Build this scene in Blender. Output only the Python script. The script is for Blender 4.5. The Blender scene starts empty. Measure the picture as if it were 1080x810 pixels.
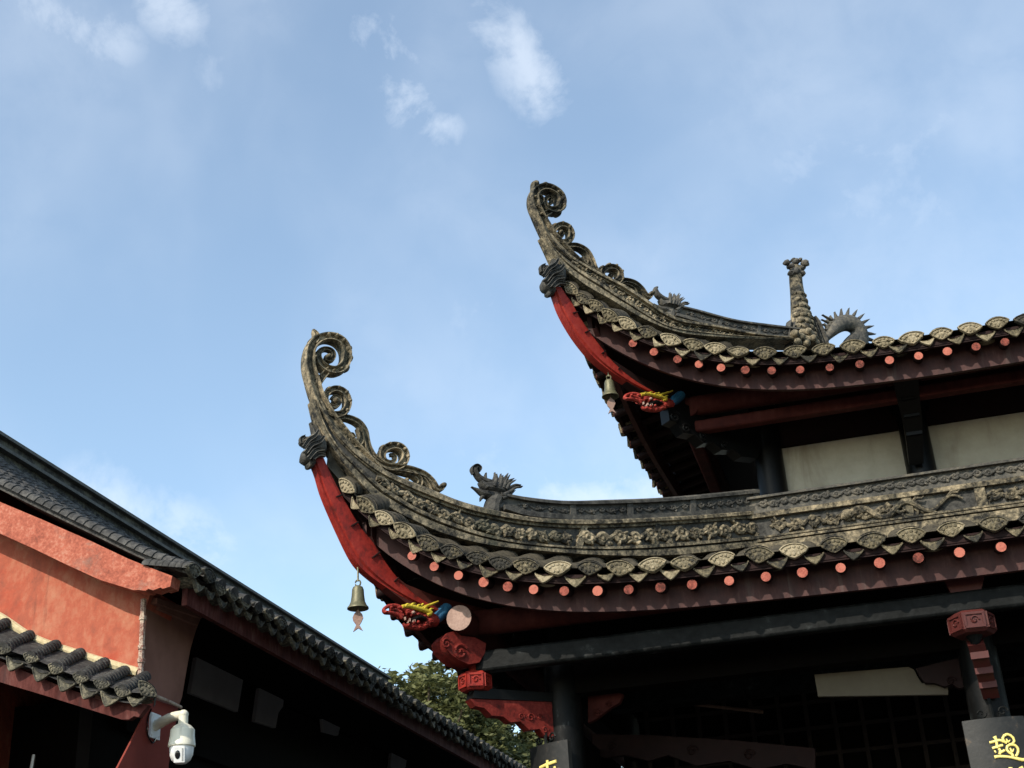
import bpy, math, random
import numpy as np
from mathutils import Vector, Matrix, noise as mnoise
random.seed(7); rng = np.random.default_rng(7)
S = bpy.context.scene
COL = S.collection
# ------------------------------------------------------------------ camera
EYE = np.array([0.0, 0.0, 1.6])
FPX = 1430.0
PI_, RO, YA = math.radians(25.87), math.radians(-3.3), math.radians(14.28)
def _axes():
    F = np.array([-math.sin(YA), math.cos(YA), 0]); R = np.array([math.cos(YA), math.sin(YA), 0]); U = np.array([0, 0, 1.0])
    fw = F*math.cos(PI_)+U*math.sin(PI_); up = U*math.cos(PI_)-F*math.sin(PI_)
    return R*math.cos(RO)+up*math.sin(RO), up*math.cos(RO)-R*math.sin(RO), fw
CR, CU, CF = _axes()
cam = bpy.data.cameras.new('camera'); co = bpy.data.objects.new('camera', cam); COL.objects.link(co)
cam.sensor_width = 36; cam.lens = 36*FPX/1080; cam.clip_start = .05; cam.clip_end = 3000
M = Matrix.Identity(4)
for i in range(3):
    M[i][0], M[i][1], M[i][2], M[i][3] = CR[i], CU[i], -CF[i], EYE[i]
co.matrix_world = M; S.camera = co
# ------------------------------------------------------------------ light
SUN_EL, SUN_AZ = math.radians(36), math.radians(-158)     # azimuth measured from +Y towards +X
sdir = np.array([math.sin(SUN_AZ)*math.cos(SUN_EL), math.cos(SUN_AZ)*math.cos(SUN_EL), math.sin(SUN_EL)])
sl = bpy.data.lights.new('sun', 'SUN'); sl.energy = 2.85; sl.angle = math.radians(.5); sl.color = (1, .91, .78)
so = bpy.data.objects.new('sun', sl); COL.objects.link(so)
so.rotation_euler = Vector(sdir).to_track_quat('Z', 'Y').to_euler()
W = bpy.data.worlds.new('World'); S.world = W; W.use_nodes = True
S.view_settings.view_transform = 'Standard'; S.view_settings.look = 'None'
S.view_settings.exposure = 0.74; S.view_settings.gamma = 1; S.view_settings.use_curve_mapping = False
def world_nodes():
    nt = W.node_tree; nt.nodes.clear(); N = nt.nodes.new; L = nt.links.new
    out = N('ShaderNodeOutputWorld'); bg = N('ShaderNodeBackground'); L(bg.outputs[0], out.inputs[0])
    bg.inputs[1].default_value = .15
    sky = N('ShaderNodeTexSky'); sky.sky_type = 'NISHITA'; sky.sun_disc = False
    sky.sun_elevation = SUN_EL; sky.sun_rotation = SUN_AZ; sky.air_density = 1.0; sky.dust_density = .9; sky.ozone_density = 1.0
    tc = N('ShaderNodeTexCoord')
    def mth(op, a, b=None, c=None, clamp=False):
        n = N('ShaderNodeMath'); n.operation = op; n.use_clamp = clamp
        for i, v in enumerate((a, b, c)):
            if v is None: continue
            if isinstance(v, (int, float)): n.inputs[i].default_value = v
            else: L(v, n.inputs[i])
        return n.outputs[0]
    def noise(vec, scale, detail, rough, dist=0):
        n = N('ShaderNodeTexNoise'); n.inputs['Scale'].default_value = scale; n.inputs['Detail'].default_value = detail
        n.inputs['Roughness'].default_value = rough; n.inputs['Distortion'].default_value = dist; L(vec, n.inputs['Vector']); return n.outputs['Fac']
    def mr(v, a, b, c=0., d=1.):
        n = N('ShaderNodeMapRange'); n.interpolation_type = 'SMOOTHSTEP'
        L(v, n.inputs[0])
        for i, q in enumerate((a, b, c, d)): n.inputs[i+1].default_value = q
        return n.outputs[0]
    wisp = noise(tc.outputs['Generated'], 13, 9, .62, .35)
    fine = noise(tc.outputs['Generated'], 34, 6, .6, .2)
    broad = noise(tc.outputs['Generated'], 3.1, 4, .5, .4)
    tex = mth('ADD', mth('MULTIPLY', wisp, .75), mth('MULTIPLY', fine, .25))
    total = None
    # clouds at fixed directions of the sky: (direction px pair = ends of a wisp, width, strength)
    for (a, b, w, s) in CLOUDS:
        da, db = nd(a), nd(b)
        ax = db-da; ln = np.linalg.norm(ax); ax /= ln; mid = (da+db)/2
        sub = N('ShaderNodeVectorMath'); sub.operation = 'SUBTRACT'; L(tc.outputs['Generated'], sub.inputs[0]); sub.inputs[1].default_value = mid
        dt = N('ShaderNodeVectorMath'); dt.operation = 'DOT_PRODUCT'; L(sub.outputs[0], dt.inputs[0]); dt.inputs[1].default_value = ax
        lg = N('ShaderNodeVectorMath'); lg.operation = 'LENGTH'; L(sub.outputs[0], lg.inputs[0])
        along = mth('MAXIMUM', mth('SUBTRACT', mth('ABSOLUTE', dt.outputs['Value']), ln/2), 0)
        perp2 = mth('SUBTRACT', mth('POWER', lg.outputs['Value'], 2.0), mth('POWER', mth('ABSOLUTE', dt.outputs['Value']), 2.0))
        dist = mth('SQRT', mth('MAXIMUM', mth('ADD', perp2, mth('POWER', along, 2.0)), 0))
        m = mr(dist, 0, w, s, 0)
        total = m if total is None else mth('MAXIMUM', total, m)
    cl = mth('MULTIPLY', total, mr(mth('ADD', tex, mth('MULTIPLY', total, .09)), .40, .68))
    veil = mr(broad, .40, .72, 0., .22)
    veil2 = mth('MULTIPLY', veil, mr(tex, .3, .6, .45, 1.))
    both = mth('MAXIMUM', mth('MULTIPLY', cl, .50), mth('ADD', veil2, .10))
    mix = N('ShaderNodeMix'); mix.data_type = 'RGBA'; L(both, mix.inputs['Factor']); tn = N('ShaderNodeMix'); tn.data_type = 'RGBA'; tn.blend_type = 'MULTIPLY'; tn.inputs['Factor'].default_value = 1; L(sky.outputs[0], tn.inputs['A']); tn.inputs['B'].default_value = (.975, 1.05, 1.0, 1); L(tn.outputs['Result'], mix.inputs['A'])
    mix.inputs['B'].default_value = (4.3, 4.65, 5.1, 1)
    L(mix.outputs['Result'], bg.inputs[0])
def ray(x, y): return CF + CR*(x-540)/FPX - CU*(y-405)/FPX
def nd(p):
    v = ray(*p); return v/np.linalg.norm(v)
CLOUDS = [((40, 0), (118, 42), .05, .85), ((600, 10), (620, 40), .05, .5), ((165, 0), (188, 14), .045, 1.0), ((228, 35), (226, 80), .04, .55), ((400, 30), (432, 108), .050, 1.12), ((396, 25), (410, 50), .04, .9),
          ((430, 110), (462, 138), .038, 1.1), ((345, 40), (375, 70), .045, .55), ((510, 15), (545, 45), .050, 1.05), ((545, 50), (572, 95), .048, 1.05),
          ((300, 100), (340, 120), .06, .4), ((585, 520), (700, 528), .045, 1.05), ((95, 520), (225, 580), .050, .95), ((240, 590), (330, 650), .07, .45), ((860, 150), (1020, 110), .12, .6),
          ((770, 130), (800, 130), .05, .6), ((520, 350), (640, 300), .12, .5), ((900, 230), (1060, 260), .13, .55), ((280, 175), (310, 180), .05, .4), ((420, 470), (560, 480), .1, .5), ((700, 60), (1000, 30), .10, .45)]
world_nodes()

# ------------------------------------------------------------------ unprojecting: pixel of the 1080x810 photo -> point on a real plane
def pl(px, n, d):
    n = np.array(n, float); v = ray(*px); return EYE + v*((d-n@EYE)/(v@n))
def onX(px, x): return pl(px, (1, 0, 0), x)
def onY(px, y): return pl(px, (0, 1, 0), y)
DG = np.array([1, -1, 0])/math.sqrt(2)                 # normal of the vertical plane of the hips, towards the viewer
DO = -10.2/math.sqrt(2)
def onD(px, off=0.): return pl(px, DG, DO+off)
UPZ = np.array([0, 0, 1.0])
DIAG = np.array([1, 1, 0])/math.sqrt(2)

# ------------------------------------------------------------------ objects
def link(o): COL.objects.link(o); return o
def wl(o):
    l = np.zeros(3)
    while o is not None:
        l += np.array(o.location); o = o.parent
    return l
def tag(o, label=None, cat=None, group=None, kind=None):
    for k, v in (('label', label), ('category', cat), ('group', group), ('kind', kind)):
        if v: o[k] = v
    return o
def empty(name, loc, label, cat, group=None, kind=None):
    o = link(bpy.data.objects.new(name, None)); o.location = loc; o.empty_display_size = .2
    return tag(o, label, cat, group, kind)

class MB:
    def __init__(s): s.v = []; s.f = []; s.m = []
    def add(s, vs, fs, m=0):
        b = len(s.v); s.v.extend([tuple(map(float, p)) for p in vs]); s.f.extend([tuple(i+b for i in f) for f in fs]); s.m.extend([m]*len(fs)); return s
    def grid(s, P, m=0, closeu=False, flip=False):
        P = np.asarray(P, float); a, b = P.shape[:2]; fs = []
        for i in range(a-1):
            for j in range(b if closeu else b-1):
                q = (i*b+j, i*b+(j+1) % b, (i+1)*b+(j+1) % b, (i+1)*b+j); fs.append(q[::-1] if flip else q)
        return s.add(P.reshape(-1, 3), fs, m)
    def sweep(s, path, A, B, prof, sa, sb, m=0, cap=True, cap_m=None):
        """closed profile (M,2) carried along path; A,B = frame vectors (N,3); sa,sb = scales (N)"""
        path = np.asarray(path, float); n = len(path); prof = np.asarray(prof, float)
        A = np.broadcast_to(A, (n, 3)); B = np.broadcast_to(B, (n, 3)); sa = np.broadcast_to(sa, n); sb = np.broadcast_to(sb, n)
        P = path[:, None, :]+A[:, None, :]*(prof[None, :, 0:1]*sa[:, None, None])+B[:, None, :]*(prof[None, :, 1:2]*sb[:, None, None])
        s.grid(P, m, closeu=True)
        k = len(prof)
        if cap:
            cm = m if cap_m is None else cap_m
            s.add(P[0], [tuple(range(k))[::-1]], cm); s.add(P[-1], [tuple(range(k))], cm)
        return s
    def tube(s, path, r, n=8, m=0, cap=True, cap_m=None):
        path = np.asarray(path, float); t = np.gradient(path, axis=0); t /= np.linalg.norm(t, axis=1)[:, None]+1e-9
        ref = np.array([0, 0, 1.0]) if abs(t[:, 2]).mean() < .8 else np.array([1.0, 0, 0])
        a = np.cross(t, ref); a /= np.linalg.norm(a, axis=1)[:, None]+1e-9; b = np.cross(t, a)
        an = np.arange(n)*2*math.pi/n
        return s.sweep(path, a, b, np.stack([np.cos(an), np.sin(an)], 1), r, r, m, cap, cap_m)
    def box(s, c, ax, ay, az, m=0):
        c = np.asarray(c, float); ax, ay, az = (np.asarray(q, float) for q in (ax, ay, az))
        vs = [c+i*ax+j*ay+k*az for k in (-1, 1) for j in (-1, 1) for i in (-1, 1)]
        fs = [(0, 2, 3, 1), (4, 5, 7, 6), (0, 1, 5, 4), (2, 6, 7, 3), (0, 4, 6, 2), (1, 3, 7, 5)]
        return s.add(vs, fs, m)
    def abox(s, lo, hi, m=0):
        lo, hi = np.asarray(lo, float), np.asarray(hi, float); h = (hi-lo)/2
        return s.box((lo+hi)/2, (h[0], 0, 0), (0, h[1], 0), (0, 0, h[2]), m)
    def prism(s, poly, off, m=0):
        poly = np.asarray(poly, float); off = np.asarray(off, float); n = len(poly)
        vs = list(poly-off/2)+list(poly+off/2)
        fs = [tuple(range(n))[::-1], tuple(range(n, 2*n))]+[(i, (i+1) % n, (i+1) % n+n, i+n) for i in range(n)]
        return s.add(vs, fs, m)
    def blob(s, c, ax, ay, az, m=0, nu=8, nv=6, jit=0.):
        c = np.asarray(c, float); P = []
        for j in range(nv+1):
            th = math.pi*j/nv; row = []
            for i in range(nu):
                ph = 2*math.pi*i/nu; k = 1+jit*(rng.random()-.5)
                row.append(c+k*(np.asarray(ax)*math.sin(th)*math.cos(ph)+np.asarray(ay)*math.sin(th)*math.sin(ph)+np.asarray(az)*math.cos(th)))
            P.append(row)
        return s.grid(P, m, closeu=True)
    def lathe(s, c, prof, n=20, m=0):
        P = [[np.asarray(c)+np.array([r*math.cos(2*math.pi*i/n), r*math.sin(2*math.pi*i/n), z]) for i in range(n)] for r, z in prof]
        return s.grid(P, m, closeu=True, flip=False)
    def mesh(s, name, mats, origin=(0, 0, 0), sharp=35, tri=False):
        me = bpy.data.meshes.new(name)
        v = np.array(s.v)-np.array(origin)
        me.from_pydata([tuple(p) for p in v], [], s.f)
        for mt in (mats if isinstance(mats, (list, tuple)) else [mats]): me.materials.append(mt)
        me.polygons.foreach_set('material_index', s.m)
        me.polygons.foreach_set('use_smooth', [True]*len(s.f))
        me.validate(); me.update()
        try: me.set_sharp_from_angle(angle=math.radians(sharp))
        except Exception: pass
        return me
    def build(s, name, mats, parent=None, sharp=35, origin=None):
        o0 = wl(parent) if parent else (np.zeros(3) if origin is None else np.asarray(origin, float))
        o = link(bpy.data.objects.new(name, s.mesh(name, mats, o0, sharp)))
        if parent: o.parent = parent
        elif origin is not None: o.location = origin
        return o
def smooth(pts, n=60, closed=False):
    """Catmull-Rom through points, n samples evenly by arc length"""
    p = np.asarray(pts, float); out = []
    q = np.vstack([2*p[0]-p[1], p, 2*p[-1]-p[-2]])
    for i in range(1, len(q)-2):
        for t in np.linspace(0, 1, 14, endpoint=False):
            a, b, c, d = q[i-1], q[i], q[i+1], q[i+2]
            out.append(.5*((2*b)+(-a+c)*t+(2*a-5*b+4*c-d)*t*t+(-a+3*b-3*c+d)*t**3))
    out.append(q[-2]); out = np.array(out)
    L = np.r_[0, np.cumsum(np.linalg.norm(np.diff(out, axis=0), axis=1))]
    u = np.linspace(0, L[-1], n)
    return np.stack([np.interp(u, L, out[:, k]) for k in range(out.shape[1])], 1)

# ------------------------------------------------------------------ materials
def mat(name, cols, rough=.8, scale=6., bump=.3, bscale=30., contrast=(.35, .65), spec=.3, streak=0., metal=0., third=None, coat=0., jit=.1):
    """procedural paint / stone: two or three colours mixed by noise of two sizes, with bump"""
    m = bpy.data.materials.new(name); m.use_nodes = True; nt = m.node_tree; N = nt.nodes.new; L = nt.links.new
    b = nt.nodes['Principled BSDF']; b.inputs['Roughness'].default_value = rough; b.inputs['Metallic'].default_value = metal
    b.inputs['Specular IOR Level'].default_value = spec; b.inputs['Coat Weight'].default_value = coat
    g = N('ShaderNodeNewGeometry'); oi = N('ShaderNodeObjectInfo')
    def noise(sc, det, vec, rg=.6):
        n = N('ShaderNodeTexNoise'); n.inputs['Scale'].default_value = sc; n.inputs['Detail'].default_value = det; n.inputs['Roughness'].default_value = rg; L(vec, n.inputs['Vector']); return n
    mp = N('ShaderNodeMapping'); mp.inputs['Scale'].default_value = (1, 1, 1-.85*streak); L(g.outputs['Position'], mp.inputs[0])
    n1 = noise(scale, 7, mp.outputs[0]); n2 = noise(scale*4.3, 6, mp.outputs[0], .65)
    ad = N('ShaderNodeMath'); ad.operation = 'MULTIPLY_ADD'; L(n2.outputs[0], ad.inputs[0]); ad.inputs[1].default_value = .5
    sc = N('ShaderNodeMath'); sc.operation = 'MULTIPLY_ADD'; L(n1.outputs[0], sc.inputs[0]); sc.inputs[1].default_value = .5; L(oi.outputs['Random'], ad.inputs[2])
    # object random shifts the mix slightly
    rr = N('ShaderNodeMath'); rr.operation = 'MULTIPLY_ADD'; L(oi.outputs['Random'], rr.inputs[0]); rr.inputs[1].default_value = jit; rr.inputs[2].default_value = -jit/2
    L(rr.outputs[0], ad.inputs[2]); L(ad.outputs[0], sc.inputs[2])
    cr = N('ShaderNodeValToRGB'); L(sc.outputs[0], cr.inputs[0]); e = cr.color_ramp.elements
    e[0].position, e[1].position = contrast
    e[0].color = (*cols[0], 1); e[1].color = (*cols[-1], 1)
    if len(cols) == 3:
        x = e.new(sum(contrast)/2); x.color = (*cols[1], 1)
    L(cr.outputs[0], b.inputs['Base Color'])
    if bump:
        nb = noise(bscale, 5, g.outputs['Position']); bp = N('ShaderNodeBump'); bp.inputs['Strength'].default_value = bump; bp.inputs['Distance'].default_value = .01
        L(nb.outputs[0], bp.inputs['Height']); L(bp.outputs[0], b.inputs['Normal'])
    return m
ST = mat('ridge_stone', [(.018, .0175, .015), (.150, .126, .084), (.37, .30, .195)], .9, 9, .8, 44, (.40, .61))
STD = mat('dark_stone', [(.022, .022, .021), (.075, .072, .064), (.17, .15, .115)], .9, 6, .6, 40, (.36, .66))
TILE = mat('eave_tile', [(.028, .026, .021), (.150, .125, .076), (.33, .275, .18)], .85, 13, .8, 60, (.37, .64), jit=.30)
PAN = mat('roof_tile', [(.018, .017, .015), (.10, .086, .062)], .9, 6, .5, 40)
BTILE = mat('black_tile', [(.013, .013, .013), (.040, .039, .037), (.11, .105, .095)], .8, 9, .6, 50, (.35, .68))
BTILE_END = mat('black_tile_end', [(.016, .016, .014), (.085, .078, .058), (.24, .21, .14)], .85, 14, .7, 60, (.38, .64))
LICH = mat('lichen_stone', [(.014, .014, .014), (.045, .043, .038), (.13, .125, .095)], .95, 7, .6, 45, (.40, .66))
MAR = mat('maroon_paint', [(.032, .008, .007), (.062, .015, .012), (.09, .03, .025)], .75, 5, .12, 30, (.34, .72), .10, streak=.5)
MARD = mat('shaded_maroon_paint', [(.010, .0035, .003), (.020, .006, .0055)], .7, 5, .12, 30, (.34, .72), .2)  # the maroon again, darkened so under-eave shade sits in the colour
FASC = mat('worn_maroon_fascia', [(.030, .009, .008), (.055, .017, .014), (.12, .058, .048)], .6, 9, .15, 40, (.36, .74), .3, streak=.8)
RED = mat('red_lacquer', [(.07, .012, .009), (.25, .018, .012), (.31, .035, .022)], .6, 9, .2, 40, (.30, .62), .25, streak=.4)
REDD = mat('shaded_red_lacquer', [(.045, .008, .006), (.085, .013, .010)], .6, 5, .08, 40, (.3, .7), .4)  # red lacquer darkened in colour for parts standing in eave shade
PINK = mat('rafter_end_paint', [(.07, .025, .02), (.27, .075, .055), (.42, .14, .10)], .85, 22, .3, 60, (.30, .62), .1, jit=.30)
DISC = mat('pale_log_end', [(.20, .12, .095), (.40, .27, .22)], .7, 14, .1, 60, (.3, .6), .2)
BLK = mat('black_lacquer', [(.003, .003, .003), (.006, .006, .006)], .35, 5, .05, 30, (.3, .7), .15)
BLKG = mat('weathered_black_lacquer', [(.004, .0045, .0045), (.011, .012, .012), (.060, .065, .063)], .5, 5, .2, 30, (.36, .70), .08)
DARK = mat('shaded_interior_wood', [(.002, .0015, .0015), (.004, .003, .0025)], .8, 5, .1, 30, (.3, .7), .05)  # near-black, deep interior shade put into the colour
CREAM = mat('cream_plaster', [(.34, .30, .23), (.48, .44, .355)], .9, 2.2, .08, 30, (.3, .7), .2)
BLKC = mat('column_lacquer', [(.003, .003, .003), (.007, .007, .007), (.10, .11, .11)], .45, 3.2, .15, 30, (.5, .72), .12, streak=.7)
GREYP = mat('grey_plaster', [(.20, .19, .19), (.26, .25, .25)], .9, 2, .08, 30, (.3, .7), .2)
def wall_red():
    m = mat('red_plaster', [(.21, .075, .052), (.37, .100, .060), (.43, .185, .115)], .9, 4.2, .6, 26, (.36, .68), .1, streak=.45)
    return m
WALL = wall_red()
def weather(m, col, scale, lo, hi, amt, zs=.35):
    nt = m.node_tree; N = nt.nodes.new; L = nt.links.new; b = nt.nodes['Principled BSDF']; src = b.inputs['Base Color'].links[0].from_socket
    g = N('ShaderNodeNewGeometry'); mp = N('ShaderNodeMapping'); mp.inputs['Scale'].default_value = (1, 1, zs); L(g.outputs['Position'], mp.inputs[0])
    n = N('ShaderNodeTexNoise'); n.inputs['Scale'].default_value = scale; n.inputs['Detail'].default_value = 8; n.inputs['Roughness'].default_value = .62; n.inputs['Distortion'].default_value = .4; L(mp.outputs[0], n.inputs['Vector'])
    r = N('ShaderNodeMapRange'); r.interpolation_type = 'SMOOTHSTEP'; L(n.outputs[0], r.inputs[0])
    for i, q in enumerate((lo, hi, 0, amt)): r.inputs[i+1].default_value = q
    x = N('ShaderNodeMix'); x.data_type = 'RGBA'; L(r.outputs[0], x.inputs['Factor']); L(src, x.inputs['A']); x.inputs['B'].default_value = (*col, 1); L(x.outputs['Result'], b.inputs['Base Color'])
weather(WALL, (.24, .165, .115), 1.7, .50, .66, .75); weather(WALL, (.40, .065, .035), 2.6, .52, .68, .65, 1); weather(WALL, (.08, .05, .04), 9, .60, .72, .5, .10)
BARGE = mat('salmon_barge_plaster', [(.20, .06, .040), (.39, .11, .068), (.52, .255, .175)], .9, 14, .7, 34, (.34, .68), .2)
PIER = mat('pier_red_paint', [(.17, .030, .020), (.24, .042, .028)], .8, 3, .15, 25, (.3, .7), .25)
PIERB = mat('brown_plaster', [(.18, .085, .06), (.25, .12, .085)], .9, 3, .15, 25, (.3, .7), .25)
MORT = mat('cream_mortar', [(.40, .32, .18), (.66, .57, .36)], .9, 12, .4, 40, (.32, .62), .2)
BRASS = mat('old_bronze', [(.085, .080, .045), (.19, .175, .095)], .5, 22, .15, 60, (.3, .7), .5, metal=.35)
FISH = mat('pinkish_metal', [(.14, .08, .06), (.30, .19, .15)], .6, 22, .15, 60, (.3, .7), .4, metal=.2)
WHITE = mat('cream_white_plastic', [(.72, .68, .52), (.80, .76, .62)], .35, 3, 0, 30, (.3, .7), .5)
WHITE2 = mat('white_metal_paint', [(.66, .66, .64), (.78, .78, .76)], .4, 9, .05, 30, (.3, .7), .5)
GLASS = mat('black_glass', [(.004, .004, .005), (.008, .008, .009)], .08, 3, 0, 30, (.3, .7), .6)
PIPE = mat('stained_pipe', [(.18, .06, .04), (.52, .42, .32)], .6, 26, .2, 60, (.42, .56), .4)
GREY_M = mat('galvanised_metal', [(.3, .3, .3), (.45, .45, .44)], .45, 20, .05, 60, (.3, .7), .5, metal=.5)
GOLD = mat('gold_paint', [(.62, .45, .09), (.88, .74, .24)], .4, 18, .1, 60, (.3, .6), .5)
BOARD = mat('worn_black_board', [(.009, .009, .0085), (.018, .017, .016), (.10, .068, .040)], .5, 6, .1, 40, (.46, .66), .4)
YEL = mat('yellow_paint', [(.16, .11, .02), (.48, .36, .03), (.62, .50, .06)], .7, 26, .3, 60, (.34, .62), .2)
REDM = mat('worn_red_paint', [(.04, .010, .008), (.15, .016, .012), (.22, .035, .025)], .65, 12, .3, 45, (.32, .64), .2)
REDW = mat('chipped_red_paint', [(.05, .012, .010), (.27, .025, .018), (.36, .06, .045)], .7, 24, .4, 60, (.34, .62), .2)
BLUE = mat('blue_paint', [(.010, .03, .06), (.015, .08, .17), (.03, .15, .26)], .6, 22, .1, 60, (.3, .7), .4)
GROUND = mat('paving', [(.045, .044, .040), (.08, .078, .072)], .9, 1.4, .2, 12, (.35, .65), .2)
BARK = mat('bark', [(.06, .045, .03), (.14, .11, .08)], .95, 8, .5, 30)

HFASC = mat('streaked_maroon_fascia', [(.050, .014, .012), (.105, .034, .029), (.20, .10, .085)], .8, 9, .15, 40, (.36, .72), .08, streak=.85)
weather(BARGE, (.20, .15, .12), 5, .54, .68, .6, 1); weather(CREAM, (.22, .18, .13), 3.2, .54, .72, .6, .25); weather(RED, (.05, .012, .010), 7, .55, .70, .8, .4); weather(HFASC, (.03, .02, .02), 10, .52, .7, .7, .06); weather(FASC, (.09, .06, .052), 12, .56, .7, .6, .10); weather(WHITE, (.40, .36, .27), 14, .56, .72, .5, .2); weather(ST, (.045, .05, .035), 3.4, .54, .68, .6, .5); weather(PIERB, (.30, .15, .11), 1.6, .5, .66, .5, .6)
# ------------------------------------------------------------------ ground
g = MB(); g.add([(-600, -600, 0), (600, -600, 0), (600, 900, 0), (-600, 900, 0)], [(0, 1, 2, 3)])
tag(g.build('ground', GROUND), kind='structure')

# ------------------------------------------------------------------ the pavilion
PAV = empty('pavilion', (-1.9, 8.3, 0), 'two tiered temple pavilion with upswept grey tiled eaves and carved ridges', 'pavilion')
PO = np.array([-1.9, 8.3, 0])

class Roof:
    """one tier: front and left slopes mirrored about the hip (vertical diagonal plane)"""
    def __init__(s, xe, ye, h0, T0, p, H, O, hip_px, depth, tmaxF, tmaxL):
        s.xe, s.ye, s.z0, s.T0, s.p, s.H, s.O, s.depth = xe, ye, h0+1.6, T0, p, H, O, depth; s.flat = 9; s.pp = {'F': p, 'L': p}
        q = smooth([onD(c) for c in hip_px], 80)
        s.hg = q[:, 0]-xe; s.hz = q[:, 2]; s.tm = {'F': tmaxF, 'L': tmaxL}
        t = np.linspace(0, 14, 1401); k = np.clip(1-t/T0, 0, 1); s.tt = t; s.aa = t-O*k**2
    def eave(s, t):
        k = np.clip(1-np.asarray(t, float)/s.T0, 0, 1); o = s.O*k**2
        return np.asarray(t)-o, -o, s.z0+s.H*k**s.p
    def ze(s, a):
        t = np.interp(a, s.aa, s.tt); return s.eave(t)[2]
    def hip(s, gq): return np.interp(gq, s.hg, s.hz)
    def W(s, side, a, d, z):
        a, d, z = np.broadcast_arrays(np.asarray(a, float), np.asarray(d, float), np.asarray(z, float))
        return np.stack([s.xe+a, s.ye+d, z], -1) if side == 'F' else np.stack([s.xe+d, s.ye+a, z], -1)
    def surf(s, t, u):
        """point at eave parameter t, u in 0..1 up the slope -> (a,d,z)"""
        a, d0, z0 = s.eave(t); dt = min(float(a), s.depth); dt = max(dt, float(d0)+.02)
        zt = s.hip(min(float(a), s.depth))-.03
        zt = min(zt, s.z0+s.flat*s.depth) if a > s.depth*.8 else zt
        return a, d0+(dt-d0)*u, z0+(zt-z0)*(.62*u+.38*u*u)
    def arc_ts(s, t0, step, tmax):
        t = np.linspace(0, tmax, 4000); P = np.stack(s.eave(t), -1); L = np.r_[0, np.cumsum(np.linalg.norm(np.diff(P, axis=0), axis=1))]
        u = np.arange(np.interp(t0, t, L), L[-1], step); return np.interp(u, L, t)

# --- prototypes of tile pieces, local x along the eave, y outwards, z up
def fan_tile():
    b = MB(); w, n = .084, 13
    xs = np.linspace(-w, w, n)
    top = .034*(1-(xs/w)**2)**.8+.007; bot = -.052*(1-np.abs(xs/w)**1.35)+.0
    ring = [(x, z) for x, z in zip(xs, top)]+[(x, z) for x, z in zip(xs[::-1][1:-1], bot[::-1][1:-1])]
    ring = np.array(ring); c = np.array([0, -.008])
    def lay(sc, y): return [(c[0]+(x-c[0])*sc, y, c[1]+(z-c[1])*sc) for x, z in ring]
    R = [lay(1, -.024), lay(1.02, -.004), lay(1.0, .006), lay(.90, .008), lay(.84, .000), lay(.45, .001), lay(.25, .006), lay(.03, .008)]
    b.grid(R, 0, closeu=True, flip=True); b.add(R[0], [tuple(range(len(ring)))], 0)
    for k in range(7):                                             # carved petals
        an = math.pi*(k+.5)/7; r = .052
        b.blob((r*1.15*math.cos(an), .004, -.020+r*.75*math.sin(an)), (.011, 0, .004), (0, .006, 0), (-.003, 0, .010), nu=6, nv=4)
    for k in (-1, 0, 1): b.blob((.026*k, .004, -.024), (.010, 0, 0), (0, .006, 0), (0, 0, .012), nu=6, nv=4)
    # barrel behind, three overlapped lengths
    for k in range(7):
        y0, y1 = -.004-.045*k, -.058-.045*k
        rr = []
        for y, q in ((y0, 1.0), (y0-.012, 1.06), (y1, .93)):
            rr.append([(q*w*.92*math.cos(a), y, q*.052*math.sin(a)-.004+.038*(-y)) for a in np.linspace(0, math.pi, 11)])
        b.grid(rr, 1, flip=True)
    return b
def drip_tile():
    b = MB(); w = .060; xs = np.linspace(-w, w, 11)
    top = -.004-.016*(1-(xs/w)**2); bot = -.012-.058*(1-np.abs(xs/w)**1.35)
    ring = np.array([(x, z) for x, z in zip(xs, top)]+[(x, z) for x, z in zip(xs[::-1], bot[::-1])]); c = ring.mean(0)
    def lay(sc, y): return [(c[0]+(x-c[0])*sc, y, c[1]+(z-c[1])*sc) for x, z in ring]
    R = [lay(1, -.014), lay(1.02, -.003), lay(1, .005), lay(.86, .007), lay(.78, .001), lay(.4, .002), lay(.03, .006)]
    b.grid(R, 0, closeu=True, flip=True); b.add(R[0], [tuple(range(len(ring)))], 0)
    P = [[(q*x, y, (-.004-.016*(1-(x/w)**2))*1.0+.038*(-y)) for x in xs] for y, q in ((0, 1), (-.11, .95))]
    b.grid(P, 0); b.grid(np.array(P)-np.array([0, 0, .012]), 0, flip=True)
    return b
def rafter(ln=.62):
    b = MB(); an = np.arange(14)*2*math.pi/14
    b.sweep([(0, 0, 0), (0, -.012, 0), (0, -ln, .26*ln)], np.array([1.0, 0, 0]), np.array([0, 0, 1.0]), np.stack([np.cos(an), np.sin(an)], 1), [.036, .040, .040], [.036, .040, .040], 0, True, 0)
    b.add([(.036*math.cos(a), .003, .036*math.sin(a)) for a in an], [tuple(range(14))[::-1]], 1)
    b.add([(.036*math.cos(a), .003, .036*math.sin(a)) for a in an]+[(.036*math.cos(a), 0, .036*math.sin(a)) for a in an], [(i, (i+1) % 14, (i+1) % 14+14, i+14) for i in range(14)], 1)
    return b
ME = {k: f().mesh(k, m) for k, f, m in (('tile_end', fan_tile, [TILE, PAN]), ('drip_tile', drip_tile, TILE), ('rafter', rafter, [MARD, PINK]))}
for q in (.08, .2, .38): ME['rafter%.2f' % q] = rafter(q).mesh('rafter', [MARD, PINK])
ME_B = {k: f().mesh('black_'+k, m) for k, f, m in (('tile_end', fan_tile, [BTILE_END, BTILE]), ('drip_tile', drip_tile, BTILE_END))}
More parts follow.
